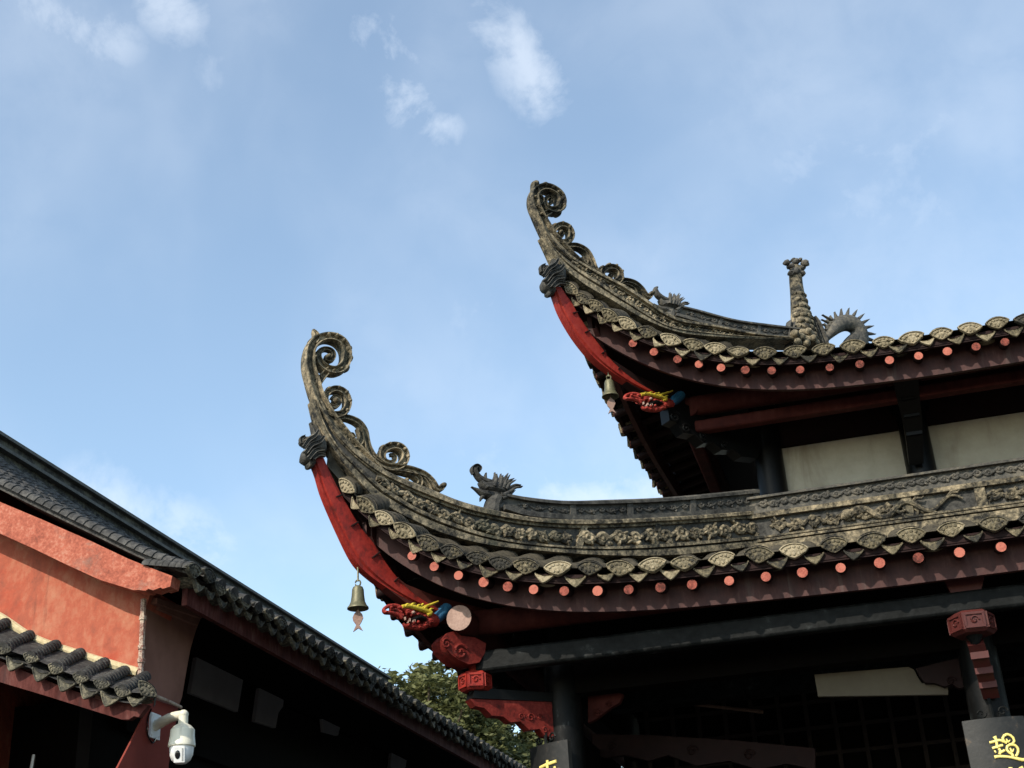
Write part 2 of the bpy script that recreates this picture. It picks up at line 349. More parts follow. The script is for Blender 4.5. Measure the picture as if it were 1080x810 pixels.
def put(name, me, parent, P, xax, out, sc=1., tilt=0., roll=0.):
    o = link(bpy.data.objects.new(name, me)); o.parent = parent
    x = Vector(xax).normalized(); y = Vector(out); y = (y-x*y.dot(x)).normalized(); z = x.cross(y)
    if z.z < 0: x = -x; z = x.cross(y)
    R = Matrix((x, y, z)).transposed() @ Matrix.Rotation(tilt, 3, 'X') @ Matrix.Rotation(roll, 3, 'Y')
    m = (R*sc).to_4x4(); m.translation = Vector(np.asarray(P)-wl(parent)); o.matrix_local = m
    return o

def build_roof(R, name, hipname, step, tile_ts_F, soff=.34):
    surf = MB()
    tsu = np.r_[np.linspace(0, R.T0, 50), np.linspace(R.T0, 1, 2)[1:]] if False else None
    tiles = {}
    for side in 'FL':
        R.p = R.pp[side]
        tm = R.tm[side]
        ts = np.unique(np.r_[np.linspace(0, R.T0, 46), np.linspace(R.T0, tm, 14)])
        P = [[R.W(side, *R.surf(t, u)) for u in np.linspace(0, 1, 9)] for t in ts]
        surf.grid(P, 0, flip=(side == 'L'))
        tl = tile_ts_F if side == 'F' else R.arc_ts(.16, step, tm-.1)
        tiles[side] = tl
        for t in tl:                                               # cover-tile rows (stepped half barrels)
            a = R.eave(t)[0]
            us = np.linspace(.05, 1, 30); pts = np.array([R.W(side, *R.surf(t, u)) for u in us])
            if np.linalg.norm(pts[-1]-pts[0]) < .08: continue
            e1 = R.W(side, *R.eave(t+.02))-R.W(side, *R.eave(t-.02)); e1 /= np.linalg.norm(e1)
            path, rad = [], []
            for i in range(len(pts)-1):
                path += [pts[i], pts[i]+(pts[i+1]-pts[i])*.96]; rad += [1.0, .90]
            tg = np.gradient(np.array(path), axis=0); nn = np.cross(np.broadcast_to(e1, tg.shape), tg); nn *= np.sign(nn[:, 2:3]); nn /= np.linalg.norm(nn, axis=1)[:, None]
            an = np.linspace(0, math.pi, 8)
            surf.sweep(path, e1, nn, np.stack([np.cos(an), np.sin(an)], 1), np.array(rad)*.075, np.array(rad)*.052, 0, True)
    roof = surf.build(name, PAV_MATS['roof'], PAV)
    # soffit boards, fascia boards
    sf = MB(); fa = MB(); eb = MB()
    for side in 'FL':
        R.p = R.pp[side]; tm = R.tm[side]; fl = side == 'F'
        ts = np.unique(np.r_[np.linspace(.0, R.T0, 46), np.linspace(R.T0, tm, 14)])
        P = []
        for t in ts:
            a, d, z = R.eave(t); row = []
            dm = max(min(float(a), 1.35), d+.01)
            for dd in np.linspace(d+.03, max(dm, d+.031), 7):
                zh = R.hip(min(float(a), R.depth))
                zz = z-.085+(dd-d)*soff*min(1, 1.0)
                row.append(R.W(side, a, dd, min(zz, zh-.10)))
            P.append(row)
        sf.grid(P, 0, flip=fl)
        tf = np.unique(np.r_[np.linspace(.13, R.T0, 46), np.linspace(R.T0, tm, 14)])
        rows = []
        for t in tf:
            a, d, z = R.eave(t); k = np.clip(1-t/R.T0, 0, 1)
            zb = z-.232+.03*k; dn = d+.17
            rows.append([R.W(side, a, dn, z-.03), R.W(side, a, dn, zb), R.W(side, a, dn+.035, zb), R.W(side, a, dn+.035, z-.03)])
        fa.grid(rows, 0, closeu=True, flip=not fl); fa.add(rows[-1], [(0, 1, 2, 3)], 0)
        te = np.unique(np.r_[np.linspace(.05, R.T0, 46), np.linspace(R.T0, tm, 14)]); rows = []
        for t in te:
            a, d, z = R.eave(t); dn = d+.035
            rows.append([R.W(side, a, dn, z-.03), R.W(side, a, dn, z-.085), R.W(side, a, dn+.03, z-.085), R.W(side, a, dn+.03, z-.03)])
        eb.grid(rows, 0, closeu=True, flip=not fl)
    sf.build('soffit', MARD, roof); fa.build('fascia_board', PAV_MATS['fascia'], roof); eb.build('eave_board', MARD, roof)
    # tile ends, drips, rafters
    for side in 'FL':
        R.p = R.pp[side]; tl = list(tiles[side])
        for i, t in enumerate(tl):
            a, d, z = R.eave(t); P = R.W(side, a, d, z)
            e1 = R.W(side, *R.eave(t+.03))-R.W(side, *R.eave(max(t-.03, 0)))
            sl = abs(e1[2])/np.linalg.norm(e1)
            out = np.array([0, -1., .10]) if side == 'F' else np.array([-1., 0, .10])
            k = max(0, 1-t/R.T0); out = out+np.array([-1, -1, 0])*.35*k**3
            sc = 1.0-.10*k**3
            put('tile_end', ME['tile_end'], roof, P+rng.normal(size=3)*.004, e1, out, sc*rng.uniform(.92, 1.07), rng.normal()*.12-.10, rng.normal()*.08)
            if i+1 < len(tl):
                t2 = (t+tl[i+1])/2; a, d, z = R.eave(t2); P = R.W(side, a, d+.020, z-.030); e2 = R.W(side, *R.eave(t2+.03))-R.W(side, *R.eave(max(t2-.03, 0)))
                put('drip_tile', ME['drip_tile'], roof, P+rng.normal(size=3)*.004, e2, out, sc*rng.uniform(.85, 1.10), rng.normal()*.12, rng.normal()*.10)
            t3 = t+.02
            if t3 > .34:
                a, d, z = R.eave(t3); zz = z-.125
                ko = np.clip(k, 0, 1)
                P = R.W(side, a, d+.050, zz); room = a-d-.12; rk = 'rafter' if room > .75 else 'rafter0.38' if room > .5 else 'rafter0.20' if room > .3 else 'rafter0.08'
                P = R.W(side, a, d+.050, zz); o3 = np.array([0, -1., 0]) if side == 'F' else np.array([-1., 0, 0])
                put('rafter', ME[rk], roof, P, (1, 0, 0) if side == 'F' else (0, 1, 0), o3, .82*rng.uniform(.92, 1.05))
    return roof
PAV_MATS = {'roof': PAN, 'fascia': FASC}

LOW_HIP = [(333, 425), (338, 448), (345, 466), (353, 480), (363, 495), (378, 515), (395, 533), (427, 553), (458, 567), (498, 577), (542, 583), (620, 589), (700, 589), (795, 579)]
UP_HIP = [(575, 250), (581, 268), (589, 283), (600, 297), (613, 308), (633, 320), (652, 332), (672, 343), (693, 351), (718, 357), (747, 360), (780, 362), (848, 362)]
RL = Roof(-2.7, 7.5, 2.42, 2.95, 5.9, .83, .33, LOW_HIP, 2.02, 4.75, 5.7)
RU = Roof(-1.5, 8.7, 4.194, 2.39, 4.13, .817, .259, UP_HIP, 1.12, 4.7, 4.4)
RU.flat = .33; RL.pp['L'] = 7.6
tsL = np.r_[[.10, .20, .29, .39, .50, .62, .745, .865, .995, 1.15, 1.32, 1.48, 1.645, 1.81, 2.005, 2.2, 2.395, 2.6, 2.81], np.arange(3.02, 4.7, .22)]
tsU = np.r_[[.07, .14, .215, .295, .385, .505, .64, .765, .895, 1.04, 1.20, 1.375, 1.56, 1.75], np.arange(1.94, 4.6, .188)]
roofL = build_roof(RL, 'skirt_roof', 'hip', .20, tsL)
roofU = build_roof(RU, 'main_roof', 'hip', .195, tsU)

# ------------------------------------------------------------------ carved ridges
def band(mb, lo, hi, w, m=0, n=None, topround=0, taper=0):
    """solid strip between two 3-D curves, half thickness w across the hip plane"""
    lo, hi = np.asarray(lo), np.asarray(hi); N = NRM; w0 = w; ws = np.full(len(lo), w) if not taper else w*np.clip(.42+np.arange(len(lo))/taper*.58, 0, 1)
    if topround:
        mid = (hi-lo)
        rows = [[l-N*w, l+N*w, l+N*w+(h-l)*.5, l+N*w*.7+(h-l)*.88, h, l-N*w*.7+(h-l)*.88, l-N*w+(h-l)*.5] for l, h, w in zip(lo, hi, ws)]
    else:
        rows = [[l-N*w, l+N*w, h+N*w, h-N*w] for l, h, w in zip(lo, hi, ws)]
    mb.grid(rows, m, closeu=True); k = len(rows[0])
    mb.add(rows[0], [tuple(range(k))[::-1]], m); mb.add(rows[-1], [tuple(range(k))], m)
NRM = DG
def spiral(c, e1, e2, r0, turns, ph, sgn, n=22, shrink=.12):
    q = np.linspace(0, 1, n); r = r0*(1-(1-shrink)*q); a = ph+sgn*q*turns*2*math.pi
    return c+np.outer(r*np.cos(a), e1)+np.outer(r*np.sin(a), e2)
def vine(mb, lo, hi, N, off, cell, thick=.16, m=0, leaf=True, turns=1.35, deep=.016):
    """running scroll relief between two curves on the face at offset off along N"""
    lo, hi = np.asarray(lo), np.asarray(hi); mid = (lo+hi)/2
    L = np.r_[0, np.cumsum(np.linalg.norm(np.diff(mid, axis=0), axis=1))]; tot = L[-1]
    n = max(2, int(tot/cell)); at = lambda A, s: np.array([np.interp(s, L, A[:, k]) for k in range(3)])
    stem = []
    for s in np.linspace(0, tot, n*8):
        h = at(hi, s)-at(lo, s); stem.append(at(mid, s)+h*.20*math.sin(s/tot*n*math.pi)+N*off)
    hm = np.linalg.norm(hi-lo, axis=1).mean()
    mb.tube(stem, hm*thick*.5, 6, m)
    for i in range(n):
        s = tot*(i+.5)/n; h = at(hi, s)-at(lo, s); hl = np.linalg.norm(h); e2 = h/hl
        e1 = at(mid, min(s+.01, tot))-at(mid, max(s-.01, 0)); e1 = e1-e2*(e1@e2); e1 /= np.linalg.norm(e1)
        up = 1 if i % 2 else -1; c = at(mid, s)+N*(off+.003)-e2*hl*.10*up
        r = min(.34*hl, .40*cell)*rng.uniform(.88, 1.08)
        sp = spiral(c, e1, e2*up, r, turns*rng.uniform(.9, 1.1), rng.uniform(-.4, .4)-.6, 1)
        mb.tube(sp, np.linspace(hl*thick*.62, hl*thick*.42, len(sp)), 6, m)
        mb.blob(sp[-1], e1*hl*.13, e2*hl*.13, N*deep, m, 6, 4)
        if leaf:
            for q in range(3):
                an = rng.uniform(0, 6.28); p = c+r*1.15*(e1*math.cos(an)+e2*math.sin(an))
                p = p if abs((p-at(mid, s))@e2) < .43*hl else at(mid, s)+e1*rng.uniform(-.5, .5)*cell+e2*hl*rng.uniform(-.35, .35)+N*off
                d = e1*math.cos(an)+e2*math.sin(an); t = -e1*math.sin(an)+e2*math.cos(an)
                mb.blob(p, d*hl*.19, t*hl*.085, N*deep*.9, m, 6, 4)
def px_curves(*ls, n=70): return [np.array([onD(c) for c in smooth(l, n)]) for l in ls]

def ridge_low():
    L0 = [(327, 424), (333, 446), (341, 466), (352, 484), (363, 499), (378, 517), (395, 534), (427, 553), (458, 567), (498, 578), (542, 584), (620, 590), (700, 590), (795, 580)]
    L1 = [(331, 424), (337, 446), (345, 463), (355, 478), (369, 492), (393, 515), (410, 527), (435, 543), (466, 556), (509, 570), (560, 579), (625, 582), (700, 578), (795, 570)]
    L2 = [(335, 424), (342, 445), (350, 459), (362, 473), (376, 487), (396, 502), (418, 514), (442, 525), (475, 538), (509, 547), (560, 555), (622, 557), (720, 552), (795, 546)]
    L3 = [(339, 424), (347, 443), (355.5, 456), (368, 470), (382, 482.5), (401, 496.5), (421, 506.5), (446, 516.5), (478, 530), (511, 539), (560, 548), (622, 550), (720, 546), (795, 540)]
    c0, c1, c2, c3 = px_curves(L0, L1, L2, L3, n=80)
    b = MB()
    band(b, c0, c0+(c1-c0)*.56, .105, taper=26); band(b, c0+(c1-c0)*.56, c0+(c1-c0)*.72, .075, 1, taper=26); band(b, c0+(c1-c0)*.72, c1, .112, taper=26)  # groove in dark stone, its shadow deepened by colour
    band(b, c1, c2, .050, 1, taper=26); band(b, c2, c3, .094, topround=1, taper=26); band(b, c2-(c2-c1)*.12, c2, .070, taper=26)  # recess behind the relief coloured dark to stand for its shade
    vine(b, (c1+(c2-c1)*.05)[16:50], (c1+(c2-c1)*.86)[16:50], DG, .060, .085, .30, deep=.028)
    vine(b, (c1+(c2-c1)*.05)[50:], (c1+(c2-c1)*.86)[50:], DG, .060, .125, .25, leaf=True, deep=.028)
    for i in (50, 62):                                              # uprights between the panels
        band(b, c1[i:i+2], c2[i:i+2], .075)
    hip = b.build('hip_ridge', [ST, STD], PAV)
    U0 = [(527, 541), (560, 549), (635, 553), (720, 549), (795, 543)]
    U1 = [(524, 521), (550, 526), (591, 530), (635, 529), (702, 526), (795, 517)]
    u0, u1 = px_curves(U0, U1, n=46); b = MB()
    band(b, u0, u0+(u1-u0)*.24, .078); band(b, u0+(u1-u0)*.24, u0+(u1-u0)*.76, .045); band(b, u0+(u1-u0)*.76, u1, .072, topround=1)
    for s0, s1 in ((3, 12), (13, 22), (23, 33), (34, 44)):
        vine(b, (u0+(u1-u0)*.28)[s0:s1+1], (u0+(u1-u0)*.74)[s0:s1+1], DG, .047, .085, .22, leaf=False, turns=1.1)
        band(b, (u0+(u1-u0)*.24)[s1:s1+2], (u0+(u1-u0)*.76)[s1:s1+2], .060)
    b.build('ridge_crest', STD, hip)
    return hip
def ridge_up():
    L0 = [(570, 251), (577, 264), (585, 279), (594, 291), (604, 300), (617, 310), (633, 320), (652, 332), (672, 343), (693, 352), (715, 358), (747, 361), (790, 363), (842, 364)]
    L1 = [(573, 251), (580, 264), (591, 277), (605, 289), (616, 297), (629, 306), (645, 319), (657, 326), (670, 335), (686, 345), (704, 352), (740, 357), (790, 361.5), (842, 363)]
    L2 = [(577, 250), (585, 261), (598, 275), (612, 285), (629, 296), (645, 305), (662, 316), (679, 327.5), (694, 337.5), (713, 345), (747, 350), (791, 358), (842, 362)]
    L3 = [(580, 247), (588, 258), (601, 272), (615, 282), (633, 292.5), (648, 301), (666, 312), (682, 323), (697, 333), (716, 340), (750, 347), (793, 356.5), (842, 361)]
    c0, c1, c2, c3 = px_curves(L0, L1, L2, L3, n=80); b = MB()
    band(b, c0, c0+(c1-c0)*.56, .105, taper=26); band(b, c0+(c1-c0)*.56, c0+(c1-c0)*.72, .075, 1, taper=26); band(b, c0+(c1-c0)*.72, c1, .112, taper=26)  # dark stone in the groove adds painted shadow
    band(b, c1, c2, .050, 1, taper=26); band(b, c2, c3, .094, topround=1, taper=26); band(b, c2-(c2-c1)*.12, c2, .070, taper=26)  # relief ground darkened by material, as recess shade
    vine(b, (c1+(c2-c1)*.05)[10:70], (c1+(c2-c1)*.86)[10:70], DG, .060, .08, .30, deep=.028)
    hip = b.build('hip_ridge', [ST, STD], PAV)
    U0 = [(707, 337), (747, 348), (791, 357.5), (842, 362)]
    U1 = [(714, 325), (733, 329.5), (769, 339), (805, 344), (842, 348.5)]
    u0, u1 = px_curves(U0, U1, n=40); b = MB()
    band(b, u0, u0+(u1-u0)*.2, .075); band(b, u0+(u1-u0)*.2, u0+(u1-u0)*.78, .045); band(b, u0+(u1-u0)*.78, u1, .07, topround=1)
    for s0, s1 in ((3, 13), (14, 25), (26, 38)):
        vine(b, (u0+(u1-u0)*.24)[s0:s1+1], (u0+(u1-u0)*.76)[s0:s1+1], DG, .047, .085, .22, leaf=False, turns=1.1)
        band(b, (u0+(u1-u0)*.2)[s1:s1+2], (u0+(u1-u0)*.78)[s1:s1+2], .058)
    b.build('ridge_crest', STD, hip)
    return hip
hipL = ridge_low(); hipU = ridge_up()

# scrolled finials at the tips
GROOVE = np.array([(1, .0), (.97, .6), (.82, 1), (.60, .95), (.42, .30), (0, .42), (-.42, .30), (-.62, .95), (-.80, 1), (-.97, .55), (-1, 0), (-.97, -.55), (-.80, -1), (-.5, -.75), (0, -.6), (.5, -.75), (.80, -1), (.97, -.55)])
def ribbon(mb, pts, thick=.045, off=0., m=0, n=None, prof=GROOVE, tn=None):
    """carved ribbon in the hip plane through pixels (x, y, half width in px)"""
    p = np.asarray(pts, float); q = smooth(p, n or max(10, int(len(p)*6)))
    P = np.array([onD(c[:2], off) for c in q]); dep = (P-EYE)@CF; w = np.abs(q[:, 2])*dep/FPX*1.02
    t = np.gradient(P, axis=0); t /= np.linalg.norm(t, axis=1)[:, None]; A = np.cross(DG, t); A /= np.linalg.norm(A, axis=1)[:, None]
    th = np.minimum(thick, np.maximum(w*1.5, .012))
    mb.sweep(P, A, DG, prof, w, th, m)
def knob(mb, px, r, thick=.05, m=0, off=0., el=1.):
    c = onD(px, off); k = (c-EYE)@CF/FPX; mb.blob(c, DIAG*r*k, UPZ*r*k*el, DG*thick, m, 10, 7)
ELL = np.array([(math.cos(a), math.sin(a)) for a in np.arange(10)*2*math.pi/10])

b = MB()
ribbon(b, [(404, 506, 5), (392, 494, 6.5), (374, 475, 7), (356, 454, 7.5), (343.5, 437, 7.5), (334.5, 420, 7), (329, 402, 6.8), (325, 386, 6), (326, 371, 5.5), (331.5, 361.5, 5.2), (341, 357, 4.8), (350.5, 357.5, 5), (358.5, 362, 5.2), (363.5, 370, 5.2), (364, 380, 5.2), (360, 388.5, 5.2), (352.5, 392.2, 4.8), (344, 390.5, 4.6), (337.5, 385, 4.2), (334.7, 377, 3.4), (337.5, 370.5, 2.8), (343.5, 368.5, 2.4), (349.5, 371, 2.5), (351.3, 376, 2.5), (348.6, 380.5, 2.6), (344, 379.5, 2.3), (343.8, 376, 1.8)], .052)
ribbon(b, [(333.5, 408, 3.5), (337, 401, 4), (343.5, 393.5, 3.5)], .045)
ribbon(b, [(329, 362, 4.5), (333, 356, 3.6), (331, 350, 2.2), (330, 347.5, .8)], .045)
for x, y in ((344.5, 354.5), (353.5, 355.5), (361, 360.5), (367, 369), (368, 379), (364.5, 389)): knob(b, (x, y), 3.6, .05)
for x, y in ((343, 391), (350, 393), (358, 391)): knob(b, (x, y), 1.8, .058)
knob(b, (330.5, 379), 3, .058); knob(b, (345, 377.5), 3.4, .055)
# second ring and its vine
ribbon(b, [(337, 425, 2.5), (343, 434, 3.4), (351, 438.5, 3.8), (360, 437, 4), (365.2, 430, 4), (365.2, 421.5, 4), (360.5, 414.3, 4), (352, 411.5, 3.8), (345, 414.5, 3.4), (342.5, 421, 3), (345.5, 427.5, 2.6), (352, 429.5, 2.4), (357, 426, 2.3), (357, 420.5, 2.1), (352, 418.6, 2), (349.3, 421.5, 1.8)], .045)
knob(b, (353, 423), 3.2, .05)
for x, y in ((346, 411), (356, 410), (364.5, 415), (368, 424), (364.5, 434)): knob(b, (x, y), 2.6, .042)
ribbon(b, [(343, 432, 2.6), (354, 440, 3), (366, 441.5, 3.2), (377, 446.5, 3.4), (383.5, 455.5, 3.5), (385.5, 466, 3.6), (388, 475, 3.8), (394, 484.5, 4), (406, 493.5, 4.4), (419, 495, 4.6), (432, 497.5, 4.6), (446, 501, 3.4), (454.5, 508, 3.2), (460, 515.5, 3), (464, 516, 3), (467, 512.5, 2.6)], .045)
ribbon(b, [(378, 452, 3), (380.5, 461, 3.4), (378, 468.5, 3.2), (371, 470.5, 2.8), (366, 466.5, 2.6), (366.5, 460.5, 2.4), (371, 458.5, 2), (373.5, 462, 1.8)], .042)
ribbon(b, [(349, 443, 2), (354, 451, 2.6), (360, 456, 2.4), (366, 459, 2)], .036)
ribbon(b, [(381, 476, 2.6), (379, 468, 2.6)], .036)
# third ring
ribbon(b, [(391, 483, 2.6), (399, 489.5, 3), (409, 493, 3.6), (419, 493, 4.2), (425.3, 487, 4.4), (425.5, 479, 4.4), (420.5, 473, 4.4), (412.5, 471.5, 4.4), (405, 474.5, 4.2), (402, 481, 3.6), (405, 487, 3), (411.5, 488.5, 2.6), (416, 485, 2.3), (415, 480.5, 2), (411, 480, 1.8)], .046)
for x, y in ((403, 472.5), (410, 469.5), (418, 470.5), (425.5, 475), (428.5, 483), (425, 491)): knob(b, (x, y), 2.8, .045)
ribbon(b, [(414, 497, 2.4), (424, 498.5, 3), (434, 501, 3.4), (441, 506.5, 3.4), (441, 512, 3), (435, 513.5, 2.6), (429, 511, 2.4), (427, 506.5, 2)], .04)
ribbon(b, [(444, 505, 2.6), (449, 511, 2.8), (453, 519, 2.6)], .036)
knob(b, (467, 512.5), 3.2, .045); knob(b, (428, 507), 2.6, .04)
b.build('scroll_finial', ST, hipL)

b = MB()
ribbon(b, [(628, 292, 4.5), (617, 286, 5.5), (603, 275, 6.5), (590.5, 263, 7.5), (580, 251, 7.8), (573, 239, 6.5), (567, 227, 5.4), (562.5, 216, 4.8), (562.5, 206, 4.4), (567.5, 200.3, 4.2), (575, 199.3, 4.4), (583, 202.6, 4.6), (589, 208.5, 4.8), (590.6, 216, 4.8), (587, 222.3, 4.4), (580.5, 222.8, 3.8), (575.5, 219, 3), (573.8, 213.4, 2.6), (576.5, 209, 2.2), (580.5, 209.2, 2), (582, 213, 2), (579, 215, 1.6)], .052)
ribbon(b, [(570.5, 229, 3.4), (575, 226.5, 3.4), (581, 223, 3)], .045)
ribbon(b, [(563, 211, 2.5), (567, 209, 3.2), (570, 212, 3), (568, 216, 2.4)], .045)
knob(b, (564, 195, ), 4.2, .05); ribbon(b, [(564, 204, 3.6), (563.5, 196, 3)], .045)
for x, y in ((573.5, 196.2), (581, 198.8), (588, 204), (592.5, 211), (593, 218.5), (588, 225.5)): knob(b, (x, y), 3.4, .05)
for x, y in ((562, 210), (564, 220), (568.5, 228), (574, 232)): knob(b, (x, y), 1.7, .06)
ribbon(b, [(580, 246, 2), (585, 254, 3), (593, 257, 3.4), (600, 253.5, 3.5), (601, 246.5, 3.5), (597, 240.5, 3.5), (590, 238.5, 3.3), (584.2, 241.5, 3), (583.2, 247, 2.4), (587, 250.8, 2.1), (592, 249.5, 1.9), (592, 245.5, 1.7), (589, 245, 1.5)], .045)
knob(b, (590, 246.5), 2.8, .05)
for x, y in ((584, 238.5), (592, 236.5), (599.5, 240.5), (603, 248), (599.5, 256)): knob(b, (x, y), 2.4, .042)
ribbon(b, [(587, 254, 2.2), (596, 259.5, 2.8), (607.5, 260.5, 3), (617, 266, 3.2), (622.5, 275, 3.2), (625.5, 283, 3.2), (630, 290.5, 3.4), (639, 297, 3.2), (648, 300.5, 3.4), (657, 297, 3), (667.5, 299.5, 3), (675, 305, 2.8), (680.5, 312, 2.6), (684, 313.5, 2.6), (687, 310, 2.2)], .044)
ribbon(b, [(615, 271, 2.4), (617, 277, 2.6), (613, 280.5, 2.4), (607, 277.5, 2), (606, 272, 1.8)], .04); ribbon(b, [(598, 262, 1.6), (602, 269, 2.2), (608, 273, 2)], .034)
ribbon(b, [(631, 290, 2.2), (638, 297.5, 2.8), (646, 299.5, 3.4), (652, 295.5, 3.6), (652, 288.5, 3.6), (647, 283.8, 3.5), (640, 283.2, 3.3), (634.5, 287, 3), (635.5, 292.5, 2.4), (641, 294.5, 2), (645, 291.5, 1.8), (642.5, 288.5, 1.6)], .045)
for x, y in ((634, 283), (641, 280.3), (648.5, 281.5), (654.5, 287.5), (655, 294.5)): knob(b, (x, y), 2.3, .042)
ribbon(b, [(652, 302.5, 2), (660, 303, 2.6), (667, 307, 2.8), (668, 312.5, 2.4), (663, 314, 2), (658, 311, 1.8)], .038); knob(b, (687, 310), 2.8, .042)
b.build('scroll_finial', ST, hipU)

def dragon_head(parent, fx, fy, s, trunk, m):
    """open-jawed ridge dragon; pixels of the larger one mapped by (fx, fy), s = size ratio"""
    b = MB(); T = lambda pts: [(*fxy(x, y), w*s) for x, y, w in pts]; fxy = lambda x, y: (fx(x), fy(y))
    R = lambda pts, th=.05, off=0.: ribbon(b, T(pts), th, off, prof=ELL)
    if trunk:
        R([(518, 511, 5), (511, 508, 4), (505, 504, 3.4), (501, 498, 3), (500.5, 494.5, 3)], .04)
        ribbon(b, T([(500, 500, 2), (498.5, 495, 2.4), (502, 492, 2.4), (505.5, 494, 2.2), (504.5, 497, 1.8)]), .045)
        R([(511, 506, 2.6), (512.5, 499, .8)], .035)
    else:
        R([(520, 511, 5), (511, 507, 4.4), (503, 501, 4), (500, 494, 3.2), (503, 491, 1.6)], .045)
    R([(530, 519, 6), (524, 517, 7.5), (516, 515, 6.5), (510, 512.5, 4.5), (506, 508, 3)], .075)          # skull and upper jaw
    R([(524, 523, 5), (516, 522.5, 5), (509, 520.5, 3.6), (503, 517, 2.2), (497, 513.6, .7)], .055)        # lower jaw
    R([(511, 522, 2.6), (507.5, 525.5, 1.8), (506.5, 528.5, .6)], .04)                                    # beard
    R([(518, 542, 8), (519, 534, 8), (522, 526, 8)], .085); R([(521, 536, 6), (530, 536, 6), (540, 537, 5), (548, 538, 3)], .07)
    for f in ([(520, 511, 3), (522, 504, 2), (521.5, 498.5, .5)], [(525, 512, 3), (527.5, 505, 2), (528, 500, .5)], [(529, 512.5, 3), (532, 505.5, 2), (535.5, 499.5, .5)], [(532, 514, 3), (536, 508, 2), (541.8, 504.8, .5)],
              [(530, 520, 3.4), (537.5, 515.5, 2.4), (543, 511.8, 1.6), (549, 511.6, .5)], [(528, 523, 3), (535, 520.5, 2.2), (541, 516, .6)]):
        R(f, .05)
        R([(x+2, y+1.5, w*.8) for x, y, w in f], .03, -.05); R([(x+1, y+2.5, w*.8) for x, y, w in f], .03, .05)
    for q in (.06, -.06):
        c = onD((fxy(514, 513.5)), q); k = (c-EYE)@CF/FPX*s; b.blob(c, DIAG*2.2*k, UPZ*2.2*k, DG*.02, 0, 8, 5)
    return b.build('dragon_head', m, parent)
dragon_head(hipL, lambda x: x, lambda y: y, 1.0, True, STD)
dragon_head(hipU, lambda x: 689+(x-497)*.70, lambda y: 303+(y-491)*.78, .72, False, STD)

def beast_head(parent, c0, s, flip):
    """grey beast mask clasping the corner under the finial"""
    b = MB(); P = lambda x, y, off=0.: onD((c0[0]+(x-330)*s, c0[1]+(y-472)*s), off)
    k = (P(330, 472)-EYE)@CF/FPX*s
    b.blob(P(333, 471), DIAG*11*k+UPZ*2*k, UPZ*13*k-DIAG*3*k, DG*.085, 0, 14, 10, .10)
    b.blob(P(324, 482), DIAG*7.5*k, UPZ*9*k+DIAG*1.5*k, DG*.075, 0, 12, 8, .1)
    b.blob(P(321, 466), DIAG*5.5*k, UPZ*5*k, DG*.06, 0, 10, 7, .1)
    R = lambda pts, th=.03, off=0.: ribbon(b, [(c0[0]+(x-330)*s, c0[1]+(y-472)*s, w*s) for x, y, w in pts], th, off)
    for off in (.075, -.075):
        for pts in ([(322, 478, 2.2), (328, 470, 2.6), (337, 466, 2.2), (342, 460, 1.4)], [(325, 484, 2.2), (332, 476, 2.6), (341, 474, 2.2)], [(330, 484, 2), (336, 480, 2.2), (343, 480.5, 1.6)],
                    [(320, 472, 2), (325, 465, 2.4), (332, 460, 2), (336, 453.5, 1.2)], [(318, 468, 1.6), (317.5, 463, 2), (322, 460.5, 1.8)]):
            R(pts, .03, off)
        b.blob(P(325.5, 470, off), DIAG*2.8*k, UPZ*2.4*k, DG*.02, 0, 8, 5)
    R([(334, 462, 4), (331, 453, 3), (327, 446, 1.2)], .04); R([(338, 465, 3), (336, 456, 2.4), (333.5, 449, 1)], .06)
    b.blob(P(327, 489.5), DIAG*4.6*k, UPZ*5.5*k+DIAG*1*k, DG*.065, 0, 10, 7, .1)
    return b.build('beast_head', STD, parent)
beast_head(hipL, (330, 472), 1.0, 0); beast_head(hipU, (583, 291), .98, 0)

